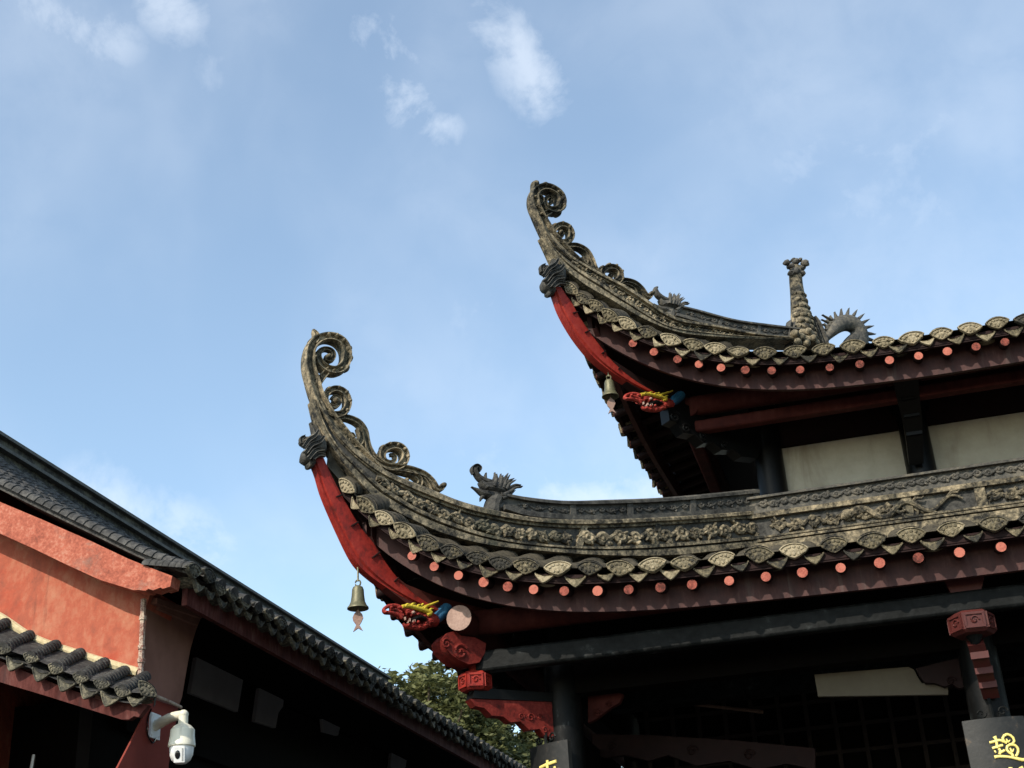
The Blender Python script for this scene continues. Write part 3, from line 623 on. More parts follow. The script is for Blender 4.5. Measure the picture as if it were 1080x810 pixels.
# ------------------------------------------------------------------ ridge round the foot of the upper storey
def base_ridge():
    global NRM
    b = MB(); c = MB()
    Yf = 9.50; A = onD((795, 575)); x0 = A[0]+.0
    pxs = 900
    zz = {k: onY((pxs, y), Yf-.08)[2] for k, y in dict(l0=567.5, l1=553.5, l2=532, u0=527, u1=506.5).items()}
    for side in 'FL':
        NRM = np.array([0, -1., 0]) if side == 'F' else np.array([-1., 0, 0])
        def line(z, n=60, d=0.):
            s = np.linspace(0, 4.2, n)
            return np.stack([x0+s, np.full(n, Yf), np.full(n, z)], 1) if side == 'F' else np.stack([np.full(n, -10.2+Yf), 10.2+x0+s, np.full(n, z)], 1)
        l0, l1, l2, u0, u1 = (line(zz[k]) for k in ('l0', 'l1', 'l2', 'u0', 'u1'))
        band(b, l0-np.array([0, 0, .05]), l0+(l1-l0)*.50, .100); band(b, l0+(l1-l0)*.50, l0+(l1-l0)*.62, .075, 1); band(b, l0+(l1-l0)*.62, l0+(l1-l0)*.80, .104); band(b, l0+(l1-l0)*.80, l0+(l1-l0)*.86, .080, 1); band(b, l0+(l1-l0)*.86, l1, .108)  # grooves between mouldings take dark stone as painted shadow
        band(b, l1, l2, .050, 1); band(b, l2, u0, .085)  # first band: recess shade put in as dark stone
        if side == 'F':
            vine(b, (l1+(l2-l1)*.06)[2:15], (l1+(l2-l1)*.94)[2:15], NRM, .058, .11, .24, deep=.026)
            vine(b, (l1+(l2-l1)*.06)[15:18], (l1+(l2-l1)*.9)[15:18], NRM, .058, .07, .14)
            # a coiling dragon in the second panel
            s = np.linspace(0, 1, 90); base = l1[0]+np.array([.70, 0, 0]); hz = zz['l2']-zz['l1']
            dr = np.stack([base[0]+s*.78, np.full(90, Yf-.075), zz['l1']+hz*(.48+.30*np.sin(s*15.5))], 1)
            b.tube(dr, np.interp(s, [0, .12, .5, 1], [.03, .024, .026, .010])*.9, 8)
            for q in range(6):
                i = 8+q*14; e = 1 if q % 2 else -1
                b.tube([dr[i], dr[i]+np.array([.03, -.01, .03*e]), dr[i]+np.array([.07, -.012, .02*e]), dr[i]+np.array([.085, -.01, .035*e])], [.013, .012, .009, .004], 6)
            b.blob(dr[0]+np.array([-.02, -.012, .01]), (.045, 0, .012), (0, .03, 0), (0, 0, .034), 0, 10, 7, .25)
            for q in range(5): b.tube([dr[0]+np.array([.0, -.01, .02]), dr[0]+np.array([.03+.012*q, -.02, .05-.012*q])], [.010, .002], 5)
            vine(b, (l1+(l2-l1)*.06)[23:], (l1+(l2-l1)*.94)[23:], NRM, .058, .11, .24, deep=.026)
            for i in (15, 22, 34): band(b, l1[i:i+2], l2[i:i+2], .075)
        band(c, u0, u0+(u1-u0)*.16, .080); band(c, u0+(u1-u0)*.16, u0+(u1-u0)*.80, .045); band(c, u0+(u1-u0)*.80, u1, .078, topround=1)
        if side == 'F': vine(c, (u0+(u1-u0)*.20)[1:], (u0+(u1-u0)*.78)[1:], NRM, .050, .075, .22, leaf=False, turns=1.2)
    NRM = DG
    r = b.build('base_ridge', [ST, STD], PAV); c.build('ridge_crest', STD, r)
    return zz
ZR = base_ridge()

# ------------------------------------------------------------------ upper ridge end ornaments
def fish_finial():
    b = MB()
    b_pts = [(848, 366, 16), (847, 352, 14), (845, 338, 12), (843, 323, 10), (841, 310, 8.3), (839.5, 298, 7.6), (839, 288, 7.4), (839, 281, 6)]
    q = smooth(np.array(b_pts, float), 26); P = np.array([onD(x[:2]) for x in q]); k = (P-EYE)@CF/FPX
    b.sweep(P, DIAG, DG, ELL, q[:, 2]*k, q[:, 2]*k*.8, 0)
    for j, fr in enumerate(np.linspace(.06, .66, 9)):               # overlapping scales
        i = int(fr*25); w = q[i, 2]*k[i]
        for a in np.linspace(-1.1, 1.1, 4)+(.36 if j % 2 else 0):
            n = DG*math.cos(a)*.8+DIAG*math.sin(a); c = P[i]+n*w*.98
            t = np.cross(UPZ, n); t /= np.linalg.norm(t)
            b.blob(c, t*w*.40, UPZ*w*.30-n*w*.05, n*w*.20, 0, 8, 5, .2)
    for x, y, r in ((829.5, 277, 3.6), (834, 281, 4.2), (839.5, 276, 3.8), (849, 278, 4.6), (845, 283, 4.6), (834, 288, 3.4), (846, 289, 3.4), (839, 286, 5), (836, 274.5, 2.2), (843, 274.5, 2.4)):
        c = onD((x, y), rng.uniform(-.02, .05)); kk = (c-EYE)@CF/FPX; b.blob(c, DIAG*r*kk, UPZ*r*kk*.9, DG*.035, 1, 8, 6, .35)
    ribbon(b, [(838, 303, 4.2), (840, 306, 4), (841, 310, 3)], .06, .02, 1, prof=ELL)
    ribbon(b, [(856, 335, 3), (861, 347, 5), (866, 360, 5), (868, 366, 4)], .05, 0, 1); ribbon(b, [(834, 340, 3), (832, 352, 3.4), (834, 364, 4)], .05, .03, 1)
    for x, y in ((838, 352), (845, 356), (852, 350), (857, 357), (841, 361), (850, 362)): knob(b, (x, y), 4.6, .04, 0, .10)
    return b.build('fish_finial', [ST, STD], hipU, 50)
fish_finial()
def coil_dragon():
    global DO
    keep = DO; DO = keep-.05; b = MB()
    arc = [(902, 372, 11), (906, 360, 11), (906, 351, 10.5), (902, 344.5, 10), (896, 341, 9.6), (889, 341, 9), (882.5, 344.5, 7.4), (876, 351, 5.4), (871.5, 358, 3), (869, 366, 1.5)]
    ribbon(b, arc, .06, prof=ELL)
    ribbon(b, [(890, 374, 8), (895, 364, 7), (902, 356, 6)], .055, prof=ELL)
    q = smooth(np.array(arc, float), 60)
    t = np.gradient(q[:, :2], axis=0); t /= np.linalg.norm(t, axis=1)[:, None]; nrm = np.stack([t[:, 1]*-1, t[:, 0]], 1)*-1
    cen = np.array([891, 354])
    for i in range(3, 46, 3):
        n = nrm[i] if (q[i, :2]-cen)@nrm[i] > 0 else -nrm[i]; a = q[i, :2]+n*q[i, 2]*.8; e = q[i, :2]+n*(q[i, 2]+6.2)-t[i]*1.8
        ribbon(b, [(*a, 2.0), (*((a+e)/2), 1.4), (*e, .3)], .02, prof=ELL, n=6)
    for x0, y0, x1, y1 in ((884, 340, 867, 332), (882, 342, 866, 337), (880, 344, 866.5, 342), (878, 347, 867, 347), (875, 351, 867.5, 352.5), (873, 355, 867, 358)):
        ribbon(b, [(x0, y0, 2.2), ((x0+x1)/2, (y0+y1)/2+.8, 1.6), (x1, y1, .3)], .025, prof=ELL, n=7)
    b.build('coiled_dragon', STD, hipU, 50); DO = keep
coil_dragon()
# main ridge of the upper roof, behind the eave
b = MB(); Rg = onD((848, 362)); b.abox((Rg[0]+.05, Rg[1]-.08, RU.z0+.1), (RU.xe+3.9, Rg[1]+.08, RU.z0+.36*(Rg[1]-RU.ye))); b.build('roof_ridge', STD, PAV)

# ------------------------------------------------------------------ frame: columns, beams, purlins, walls
def column(x, y, z0, z1, r, m=BLK):
    b = MB(); b.lathe((x, y, 0), [(0, z0), (r*1.02, z0), (r, z0+.4), (r*.97, z1), (0, z1)], 28); return b.build('column', m, PAV)
LC = [(-1.9, 8.3), (.60, 8.3), (3.1, 8.3), (-1.9, 10.8)]
for x, y in LC: column(x, y, 0, 3.98, .115, BLKC)
UC = [(-.5, 9.7), (.575, 9.7), (1.65, 9.7), (-.5, 11.6)]
for x, y in UC: column(x, y, 4.3, 5.95, .108)
# upper walls: cream panels under a maroon beam
for x0, x1 in ((-.5, .575), (.575, 1.65)):
    b = MB(); b.abox((x0+.10, 9.72, 4.5), (x1-.10, 9.78, 1.6+3.94)); b.build('wall_panel', CREAM, PAV)
b = MB(); b.abox((-.5, 9.71, 5.55), (3.2, 9.80, 5.98)); b.abox((-.56, 9.7, 5.55), (-.44, 13, 5.98)); b.build('lintel', MARD, PAV)
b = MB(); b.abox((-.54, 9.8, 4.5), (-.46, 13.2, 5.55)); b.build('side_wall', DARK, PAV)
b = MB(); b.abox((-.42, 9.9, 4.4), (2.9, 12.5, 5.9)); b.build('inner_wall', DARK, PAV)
def purlins(xe, ye, z, r, ins, x1, y1, m, beam_z0, beam_z1, bm, bw, ext, disc):
    a = MB(); an = np.arange(20)*2*math.pi/20; C = np.stack([np.cos(an), np.sin(an)], 1)
    X, Y = xe+ins, ye+ins
    a.sweep([(X+.02, Y, z), (x1, Y, z)], np.array([0, 1., 0]), UPZ, C, r, r, 0, True, 0); a.build('purlin', [m, DISC], PAV)
    a = MB(); a.sweep([(X, Y-ext, z-.02), (X, y1, z-.02)], np.array([1., 0, 0]), UPZ, C, r*.98, r*.98, 0, True, 1 if disc else 0); a.build('purlin', [m, DISC], PAV)
    a = MB(); a.abox((X+.03, Y-bw, beam_z0), (x1, Y+bw, beam_z1)); o = a.build('beam', bm, PAV)
    md = o.modifiers.new('bevel', 'BEVEL'); md.width = .018; md.segments = 2
    a = MB(); a.abox((X-bw, Y+.03, beam_z0), (X+bw, y1, beam_z1)); o = a.build('beam', bm, PAV)
    md = o.modifiers.new('bevel', 'BEVEL'); md.width = .018; md.segments = 2
purlins(-2.7, 7.5, 1.6+2.335, .080, .35, 3.4, 13.2, MAR, 1.6+2.025, 1.6+2.155, BLKG, .045, .24, True)
purlins(-1.5, 8.7, 1.6+4.165, .078, .50, 2.8, 12.4, MAR, 1.6+3.945, 1.6+4.035, MAR, .05, .06, False)
# second, inner beam lines and ceiling of the open lower storey
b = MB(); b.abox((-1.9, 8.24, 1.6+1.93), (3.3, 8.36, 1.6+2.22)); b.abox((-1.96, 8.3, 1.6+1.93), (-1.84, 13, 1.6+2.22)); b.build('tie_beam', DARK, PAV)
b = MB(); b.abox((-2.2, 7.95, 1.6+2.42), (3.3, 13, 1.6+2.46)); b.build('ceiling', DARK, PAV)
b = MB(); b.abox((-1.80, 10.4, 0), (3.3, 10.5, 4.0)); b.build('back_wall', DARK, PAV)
b = MB()
for k in range(26): b.abox((-1.75+k*.2, 10.36, 2.75), (-1.72+k*.2, 10.40, 3.95))
for k in range(7): b.abox((-1.8, 10.365, 2.8+k*.19), (3.3, 10.395, 2.825+k*.19))
b.abox((-1.8, 10.30, 2.66), (3.3, 10.40, 2.78)); b.build('lattice_screen', mat('dim_brown_lattice', [(.008, .005, .004), (.020, .012, .009)], .8, 5, .1), PAV)
b = MB(); b.abox((-1.8, 9.25, 3.62), (3.3, 9.40, 3.84)); b.build('inner_beam', BLKG, PAV)
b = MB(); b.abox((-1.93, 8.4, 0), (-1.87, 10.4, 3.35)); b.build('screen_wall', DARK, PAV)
# lintel panel in evenly darkened cream, seen under the beam, with carved spandrel
pp = [onY(c, 8.45) for c in ((859, 712), (958, 704), (964, 707), (968, 715), (972, 721), (1000, 724), (1000, 733), (863, 735))]
b = MB(); b.prism(pp, (0, .03, 0)); b.build('lintel_panel', mat('dark_cream_plaster', [(.10, .08, .06), (.13, .11, .08)], .9, 2, .1), PAV)
def spandrel(px, Y, m, nm='spandrel_bracket', curls=()):
    b = MB(); b.prism([onY(c, Y) for c in px], (0, .05, 0))
    for x, y, r in curls:
        c = onY((x, y), Y-.03); k = (c-EYE)@CF/FPX; b.tube(spiral(c, np.array([1., 0, 0]), UPZ, r*k, 1.4, 0, 1), r*k*.22, 6)
    return b.build(nm, m, PAV)
spandrel([(966, 706), (1030, 690), (1030, 722), (1012, 727), (1004, 722), (996, 725), (986, 721), (976, 721), (970, 714)], 8.40, MARD, curls=[(1003, 718, 5)])
spandrel([(621, 716), (658, 733), (654, 742), (645, 747), (636, 754), (628, 760), (621, 763)], 8.42, MAR, curls=[(630, 752, 5), (642, 743, 4)])
FRZ = 9.2
spandrel([(625, 775), (690, 776), (780, 782), (860, 790), (860, 812), (830, 806), (800, 812), (770, 803), (735, 808), (705, 797), (685, 803), (660, 797), (640, 800), (626, 795)], FRZ, MARD, 'carved_frieze', [(645, 788, 5), (730, 792, 6), (790, 796, 6)])
b = MB(); b.tube([onY((660, 735), 9.4), onY((805, 751), 9.4)], .012, 6); b.build('hanging_rod', mat('brown_wood', [(.07, .04, .025), (.12, .07, .05)], .6), PAV)
# brackets: struts from the columns out to hanging blocks
def hanging_block(c, rot, r=.098, h=.05, m=RED):
    b = MB(); n = 6; an = np.arange(n)*2*math.pi/n+rot
    ring = lambda q, z: [(c[0]+q*math.cos(a), c[1]+q*math.sin(a), c[2]+z) for a in an]
    b.grid([ring(.03, -h*1.15), ring(r*.86, -h*1.12), ring(r, -h*.85), ring(r, h*.85), ring(r*.88, h*1.1), ring(.03, h*1.15)], 0, closeu=True)
    for i in range(n):                                              # raised frame on each face
        a0, a1 = an[i], an[(i+1) % n]; p0 = np.array([math.cos(a0), math.sin(a0), 0])*r; p1 = np.array([math.cos(a1), math.sin(a1), 0])*r
        mid = (p0+p1)/2; nn = mid/np.linalg.norm(mid); e = (p1-p0)/2
        for s in (-1, 1):
            b.box(np.array(c)+mid+nn*.003+UPZ*h*.68*s, e*.86, nn*.006, UPZ*h*.12); b.box(np.array(c)+mid+nn*.003+e*.80*s, e*.10, nn*.006, UPZ*h*.62)
        b.tube(spiral(np.array(c)+mid+nn*.003, e/np.linalg.norm(e), UPZ, h*.48, 1.2, 0, 1), .006, 5)
    o = b.build('hanging_block', m, PAV, 25)
    b = MB(); b.lathe((c[0], c[1], c[2]), [(0, -h*2.2), (.02, -h*2.1), (.034, -h*1.6), (.045, -h*1.15), (0, -h*1.1)], 14); b.build('pendant_knob', BLKG, o)
    b = MB(); b.lathe((c[0], c[1], c[2]), [(0, h*1.1), (.04, h*1.12), (.032, h*1.5), (.046, h*2.1), (.03, h*2.8), (.05, h*3.2), (0, h*3.3)], 14); b.build('pendant_neck', m, o)
    return o
HB1 = onD((501, 720)); hanging_block(HB1, .35)
HB2 = onY((1025, 659), 7.86); hanging_block(HB2, .10, .125, .055, REDD)
# front strut at the second column
b = MB(); top = HB2-UPZ*.10; ft = onY((1045, 734), 8.18)
q = smooth([top, top*.6+ft*.4+np.array([0, -.015, 0]), ft], 12); b.sweep(q, np.array([1., 0, 0]), np.array([0, .75, .65]), [(-1, -1), (1, -1), (1, 1), (-1, 1)], .045, .03)
for i in (2, 5, 8): b.box(q[i]+np.array([0, -.03, -.02]), (.048, 0, 0), (0, .012, 0), (0, 0, .02))
b.build('strut', REDD, PAV)
b = MB(); b.prism([onY(c, 7.84) for c in ((996, 613), (1038, 609), (1034, 626), (1024, 631), (1028, 641), (1014, 642), (1014, 632), (1004, 630))], (0, .06, 0)); b.build('block_bracket', REDD, PAV)
# diagonal carved strut at the corner
b = MB()
b.prism([onD(c) for c in ((493, 738.5), (587, 742), (587, 781), (572, 777), (566, 770), (555, 771), (546, 762), (536, 763), (528, 757), (516, 756), (508, 748), (499, 746))], DG*.07)
for x, y, r in ((560, 757, 5), (570, 756, 4), (550, 756, 4), (575, 770, 4)):
    c = onD((x, y), .038); k = (c-EYE)@CF/FPX; b.tube(spiral(c, DIAG, UPZ, r*k, 1.3, 0, 1), r*k*.2, 6)
ribbon(b, [(497, 741, 1.2), (520, 750, 1.4), (545, 756, 1.4), (566, 764, 1.4), (586, 774, 1.4)], .045, .0)
b.build('corner_strut', REDM, PAV)
b = MB(); b.prism([onD(c) for c in ((497, 727), (590, 733), (590, 742), (495, 738))], DG*.09); b.build('tie_bar', BLK, PAV)
# carved cloud-shaped beam end beneath the log end
b = MB(); b.prism([onD(c, .02) for c in ((461, 677), (466, 671), (474, 669), (480, 674), (495, 676), (506, 682), (505, 692), (499, 702), (488, 704), (477, 699), (470, 694), (463, 686))], DG*.16)
for x, y, r in ((471, 679, 6), (486, 688, 9)):
    c = onD((x, y), .105); k = (c-EYE)@CF/FPX; b.tube(spiral(c, DIAG, UPZ, r*k, 1.4, .6, 1), r*k*.2, 6)
b.build('cloud_beam_end', REDM, PAV)

# curved corner beams sweeping up to the tips
def corner_beam(px_out, px_in, th):
    a = np.array([onD(c) for c in smooth(px_out, 40)]); c = np.array([onD(c) for c in smooth(px_in, 40)]); b = MB()
    a = np.array([onD(c, th) for c in smooth(px_out, 40)])-DG*th; c = np.array([onD(c, th+.008) for c in smooth(px_in, 40)])-DG*th
    rows = [[p-DG*th, p+DG*th, p+DG*th+(q-p)*.15-DG*.004, p+DG*th+(q-p)*.20+DG*.010, p+DG*th+(q-p)*.8+DG*.010, q+DG*th, q-DG*th] for p, q in zip(a, c)]
    b.grid(rows, 0, closeu=True); k = len(rows[0]); b.add(rows[0], [tuple(range(k))[::-1]]); b.add(rows[-1], [tuple(range(k))])
    o = b.build('corner_beam', RED, PAV, 25)
    for fr in (.22, .38, .55, .70):
        b = MB(); i = int(fr*39); p, q = a[i], c[i]; b.tube([q+DG*(th+.012), q+(p-q)*.45+DG*(th+.02)], .006, 5); b.build('iron_nail', MARD, o)
    return o
corner_beam([(329, 484), (335, 498), (342, 521), (357, 556), (374, 590), (389, 606), (407, 619), (428, 631), (450, 641), (474, 650)], [(341, 482), (347, 496), (353, 508), (363, 527), (379, 554), (394, 573), (408, 595), (427, 618), (448, 634), (474, 648)], .032)
corner_beam([(583, 303), (586.5, 312), (592.5, 328), (603, 347), (615, 364), (629, 379.5), (648, 394), (668, 406), (692, 417)], [(592, 303), (597, 311), (603, 319), (611.5, 334.5), (622, 350), (634, 366), (649, 384), (668, 400), (692, 415)], .032)
for nm_, px_ in (('l', [(385, 600), (405, 602), (425, 618), (455, 630), (500, 642), (540, 650), (500, 660), (462, 655), (435, 645), (405, 622)]), ('u', [(628, 375), (645, 383), (668, 398), (700, 412), (740, 424), (715, 430), (690, 424), (662, 408), (640, 391)])):
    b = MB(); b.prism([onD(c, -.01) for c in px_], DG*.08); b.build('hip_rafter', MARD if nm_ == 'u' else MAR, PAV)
# painted dragon-head beam ends
def painted_dragon(T, sc):
    b = MB(); off = .07
    def R(m, pts, th=.03, o=off): ribbon(m, [(*T(x, y), w*sc) for x, y, w in pts], th, o, prof=ELL)
    R(b, [(421, 647, 5), (436, 650, 7), (452, 654, 7.5), (460, 655, 6)], .06, .02)
    R(b, [(424, 650, 3), (414, 646.5, 2.4), (406, 646, 2), (405, 642.5, 1.8), (410, 639.3, 2), (417, 639, 2.2), (424, 642, 2.6), (434, 645, 3)], .03)
    R(b, [(411, 643, 1.4), (417, 643, 1.6), (423, 646, 2)], .03, off+.01)
    R(b, [(452, 655, 4), (446, 661, 3.4), (437, 662, 3), (428, 660.5, 2.2), (425, 657.5, 1.2)], .035)
    R(b, [(424, 652, 1.8), (421, 648, 1.8)], .03, off+.01)
    for x, y in ((431, 659), (436, 657), (441, 656)): c = onD(T(x, y), off+.03); k = (c-EYE)@CF/FPX*sc; b.blob(c, DIAG*2*k, UPZ*2*k, DG*.015, 0, 8, 5)
    for x, y in ((428, 646), (433, 648), (439, 650), (446, 652), (452, 656), (448, 659), (441, 661.5), (434, 661)):
        for e in (-1, 1): R(b, [(x, y+e, 1.5), (x+2.5, y-1.2+e, 1.5), (x+5, y+e, .6)], .02, off+.02)
    for x, y in ((407, 645.5), (413, 640.5), (421, 641)): c = onD(T(x, y), off+.02); k = (c-EYE)@CF/FPX*sc; b.blob(c, DIAG*2.2*k, UPZ*1.8*k, DG*.015, 0, 8, 5)
    o = b.build('dragon_beam_end', REDW, PAV, 50)
    b = MB()
    for x, y, h in ((427, 651, 3), (432, 652.5, 3), (437, 653.5, 2.6), (430, 657.5, -3), (435, 656.5, -2.6)): R(b, [(x, y, 1), (x+.4, y+h, .2)], .012, off+.03)
    c = onD(T(436, 646), off+.035); k = (c-EYE)@CF/FPX*sc; b.blob(c, DIAG*2.1*k, UPZ*1.8*k, DG*.016, 0, 8, 5); b.build('teeth_and_eye', DISC, o)
    b = MB(); R(b, [(434, 654, 1.6), (442, 651, 2.6), (449, 653, 2)], .02, off+.025); b.build('mouth', BLK, o)
    b = MB(); R(b, [(424, 640, 2.2), (432, 639.5, 2.6), (440, 641.5, 2.6), (448, 644, 2.6), (454, 646.5, 2.6), (450, 649, 2)], .03, off+.015); R(b, [(442, 641, 1.6), (446, 637, 1)], .02, off+.02); R(b, [(443, 642, 1.6), (452, 638.5, 1.5), (462, 634.5, 1)], .02, off+.02); 
    for x, y in ((427, 638), (433, 637.5), (439, 639), (446, 641.5), (452, 643)): R(b, [(x, y+2.5, 1.5), (x+2, y-.5, 1.1), (x+4.5, y-1, .4)], .02, off+.025)
    b.build('horn', YEL, o, 50)
    b = MB(); R(b, [(456, 657, 4), (461, 652, 5.5), (467, 646, 6.5), (472, 641, 6)], .05, .03); b.build('collar', BLUE, o, 50)
painted_dragon(lambda x, y: (x, y), 1.0)
painted_dragon(lambda x, y: (659+(x-405)*.88, 412+(y-634)*.72), .82)
# black carved strut and log end of the upper corner
b = MB()
b.prism([onD(c) for c in ((700, 432), (716, 428), (735, 436), (749, 445), (795, 455), (800, 470), (795, 486), (778, 484), (770, 477), (757, 477), (748, 469), (738, 470), (728, 461), (717, 459), (710, 449), (702, 446))], DG*.10)
for x, y, r in ((712, 440, 7), (724, 452, 6), (742, 460, 6), (764, 470, 5), (752, 450, 5)):
    c = onD((x, y), .055); k = (c-EYE)@CF/FPX; b.tube(spiral(c, DIAG, UPZ, r*k, 1.4, .6, 1), r*k*.22, 6)
b.build('carved_strut', BLK, PAV)
b = MB(); b.lathe((.575, 9.7, 0), [(0, 5.66), (.13, 5.66), (.15, 5.72), (.15, 5.86), (.12, 5.92), (0, 5.92)], 6); b.build('column_capital', BLK, PAV, 20)
b = MB(); q = smooth([onY((966, 488), 9.57), onY((963, 450), 9.40), onY((957, 415), 9.16), onY((955, 398), 9.08)], 10); b.sweep(q, np.array([1., 0, 0]), np.array([0, .7, .7]), [(-1, -1), (1, -1), (1, 1), (-1, 1)], np.linspace(.05, .085, 10), .035)
for i in (3, 5, 7): b.box(q[i]+np.array([0, -.03, -.02]), (.055, 0, 0), (0, .012, 0), (0, 0, .014))
b.build('strut', BLK, PAV)

# ------------------------------------------------------------------ wind bells under the two tips
def bell(px_top, px_body, s, label):
    top = onD(px_top, .0); c = onD(px_body, .0); k = (c-EYE)@CF/FPX
    r = empty('wind_bell', (c[0], c[1], c[2]), label, 'bell', 'bronze wind bells under the roof corners')
    H = 25*k*s; b = MB()
    w = [(0, 0), (.25, .0), (.46, -.06), (.56, -.18), (.60, -.45), (.68, -.70), (.84, -.86), (1.0, -.94), (1.02, -1.0), (.96, -1.0), (.80, -.88), (.60, -.70), (.5, -.2), (0, -.1)]
    b.lathe(c+UPZ*H*.5, [(q*11.2*k*s, z*H) for q, z in w], 24); b.build('bell_body', BRASS, r)
    b = MB(); ring = [c+UPZ*(H*.5+3*k*s)+np.array([math.cos(a)*3*k*s, 0, math.sin(a)*3.4*k*s]) for a in np.linspace(0, 2*math.pi, 15)]; b.tube(ring, .9*k*s, 6)
    b.tube([c+UPZ*(H*.5+5*k*s), np.array([c[0], c[1], top[2]])], .006*s, 5); b.build('hanger', BRASS, r)
    f = c-UPZ*H*.5
    b = MB(); b.tube([f+UPZ*H*.3, f-UPZ*3*k*s], .004, 5)
    out = [(0, -1), (4.5, -6), (5.6, -10), (3.6, -14.5), (1.6, -17.5), (5.2, -24), (.2, -21), (-5, -24.5), (-1.8, -17.5), (-5, -13), (-5.6, -9.5), (-4, -5.5)]
    b.prism([f+np.array([math.cos(.25)*x*k*s, math.sin(.25)*x*k*s, y*k*s]) for x, y in out], np.array([-math.sin(.25), math.cos(.25), 0])*.012); b.build('fish_clapper', FISH, r)
bell((379, 596), (377.5, 630), 1.0, 'old bronze wind bell with a fish clapper hanging against open sky')
bell((642, 388), (643, 409.5), .80, 'small bronze wind bell hanging before the dark underside of the upper eave')

# ------------------------------------------------------------------ couplet boards on the columns
def board(cx, cy, ztop, w, yaw, label, strokes, nm):
    r = empty('couplet_board', (cx, cy, ztop-2.4), label, 'sign', 'couplet boards on the pavilion columns')
    n = np.array([math.sin(yaw), -math.cos(yaw), 0]); e = np.array([math.cos(yaw), math.sin(yaw), 0]); c = np.array([cx, cy, ztop])
    b = MB(); rows = []
    for z in (0, -2.4):
        row = [c+e*x*w/2+n*(.02-.03*x*x)+UPZ*z for x in np.linspace(-1, 1, 9)]; row += [p-n*.03 for p in row[::-1]]; rows.append(row)
    b.grid(rows, 0, closeu=True, flip=True); b.add(rows[0], [tuple(range(18))]); b.add(rows[1], [tuple(range(18))[::-1]])
    b.build('panel', BOARD, r, 25)
    b = MB()
    for st in strokes:                                              # (u, v, half width) in board halves, u right, v down
        q = smooth(np.array(st, float), 14)
        P = [c+e*u*w/2+n*(.024-.03*u*u)-UPZ*v*w/2 for u, v, _ in q]; tg = np.gradient(np.array(P), axis=0); tg /= np.linalg.norm(tg, axis=1)[:, None]+1e-9
        A = np.cross(tg, n); b.sweep(P, A, n, ELL, np.array([x[2] for x in q])*w/2, .006)
    b.build('lettering', GOLD, r, 50)
    b = MB()
    for u in (-.35, .35): b.tube(spiral(c+e*u*w/2+n*.01+UPZ*.03, e, UPZ, .03, 1.2, 0, 1 if u > 0 else -1), .006, 6)
    b.tube([c+n*.01-UPZ*.01, c+n*.005+UPZ*.11], .01, 6); b.build('hook', BLKG, r)
def zc(pts, w=.045):   # strokes read off the enlarged photograph (872-px-wide crop of the board)
    return [((x-452)/405*1.0, (y-120)/395, ww) for x, y, ww in [(p[0], p[1], p[2] if len(p) > 2 else w) for p in pts]]
CH = [zc([(340, 440), (400, 432), (470, 420), (520, 440), (560, 465)]), zc([(420, 365, .07), (432, 410), (430, 470), (425, 520)]), zc([(360, 515), (430, 500), (505, 487)]),
      zc([(380, 565, .05), (398, 560, .05)]), zc([(440, 525), (455, 555), (440, 600)]), zc([(455, 575), (515, 555)]), zc([(365, 630, .055), (430, 625, .05), (560, 645, .045), (680, 680, .055), (745, 690, .06), (795, 645, .02)]),
      zc([(560, 465), (515, 420), (530, 385), (570, 350), (630, 370), (665, 420), (650, 470), (590, 490), (545, 520), (550, 570), (600, 610)]), zc([(590, 490), (660, 500), (690, 550), (670, 610), (640, 640)]),
      zc([(565, 410, .03), (580, 450, .035), (610, 430, .02)]), zc([(590, 530, .03), (605, 580, .035), (635, 545, .02)]), zc([(575, 345, .03), (560, 375, .03)]), zc([(600, 605), (605, 640)]),
      zc([(545, 775, .07), (535, 830, .05), (510, 880, .03)]), zc([(675, 775, .07), (690, 830, .06), (660, 880, .04)]), zc([(400, 870), (560, 850), (760, 840)]), zc([(600, 840), (595, 960), (590, 1050)]), zc([(430, 960), (600, 940), (740, 935)])]
board(.60, 8.155, 1.6+1.50, .335, 0.06, 'black board facing forward with a gold character on the column farther right', CH, 'r')
CH2 = [zc([(300, 560), (450, 540), (640, 520)]), zc([(470, 480), (465, 560), (450, 660)]), zc([(290, 700), (450, 680), (640, 660)]), zc([(340, 600), (330, 690)]), zc([(600, 590), (610, 660)]), zc([(300, 820), (470, 780), (650, 830)])]
board(-1.99, 8.17, 1.6+1.625, .33, -.55, 'black board turned sideways on the corner column below the red carved strut', [[(u+.06, v-.30, w*1.35) for u, v, w in s] for s in CH2], 'l')

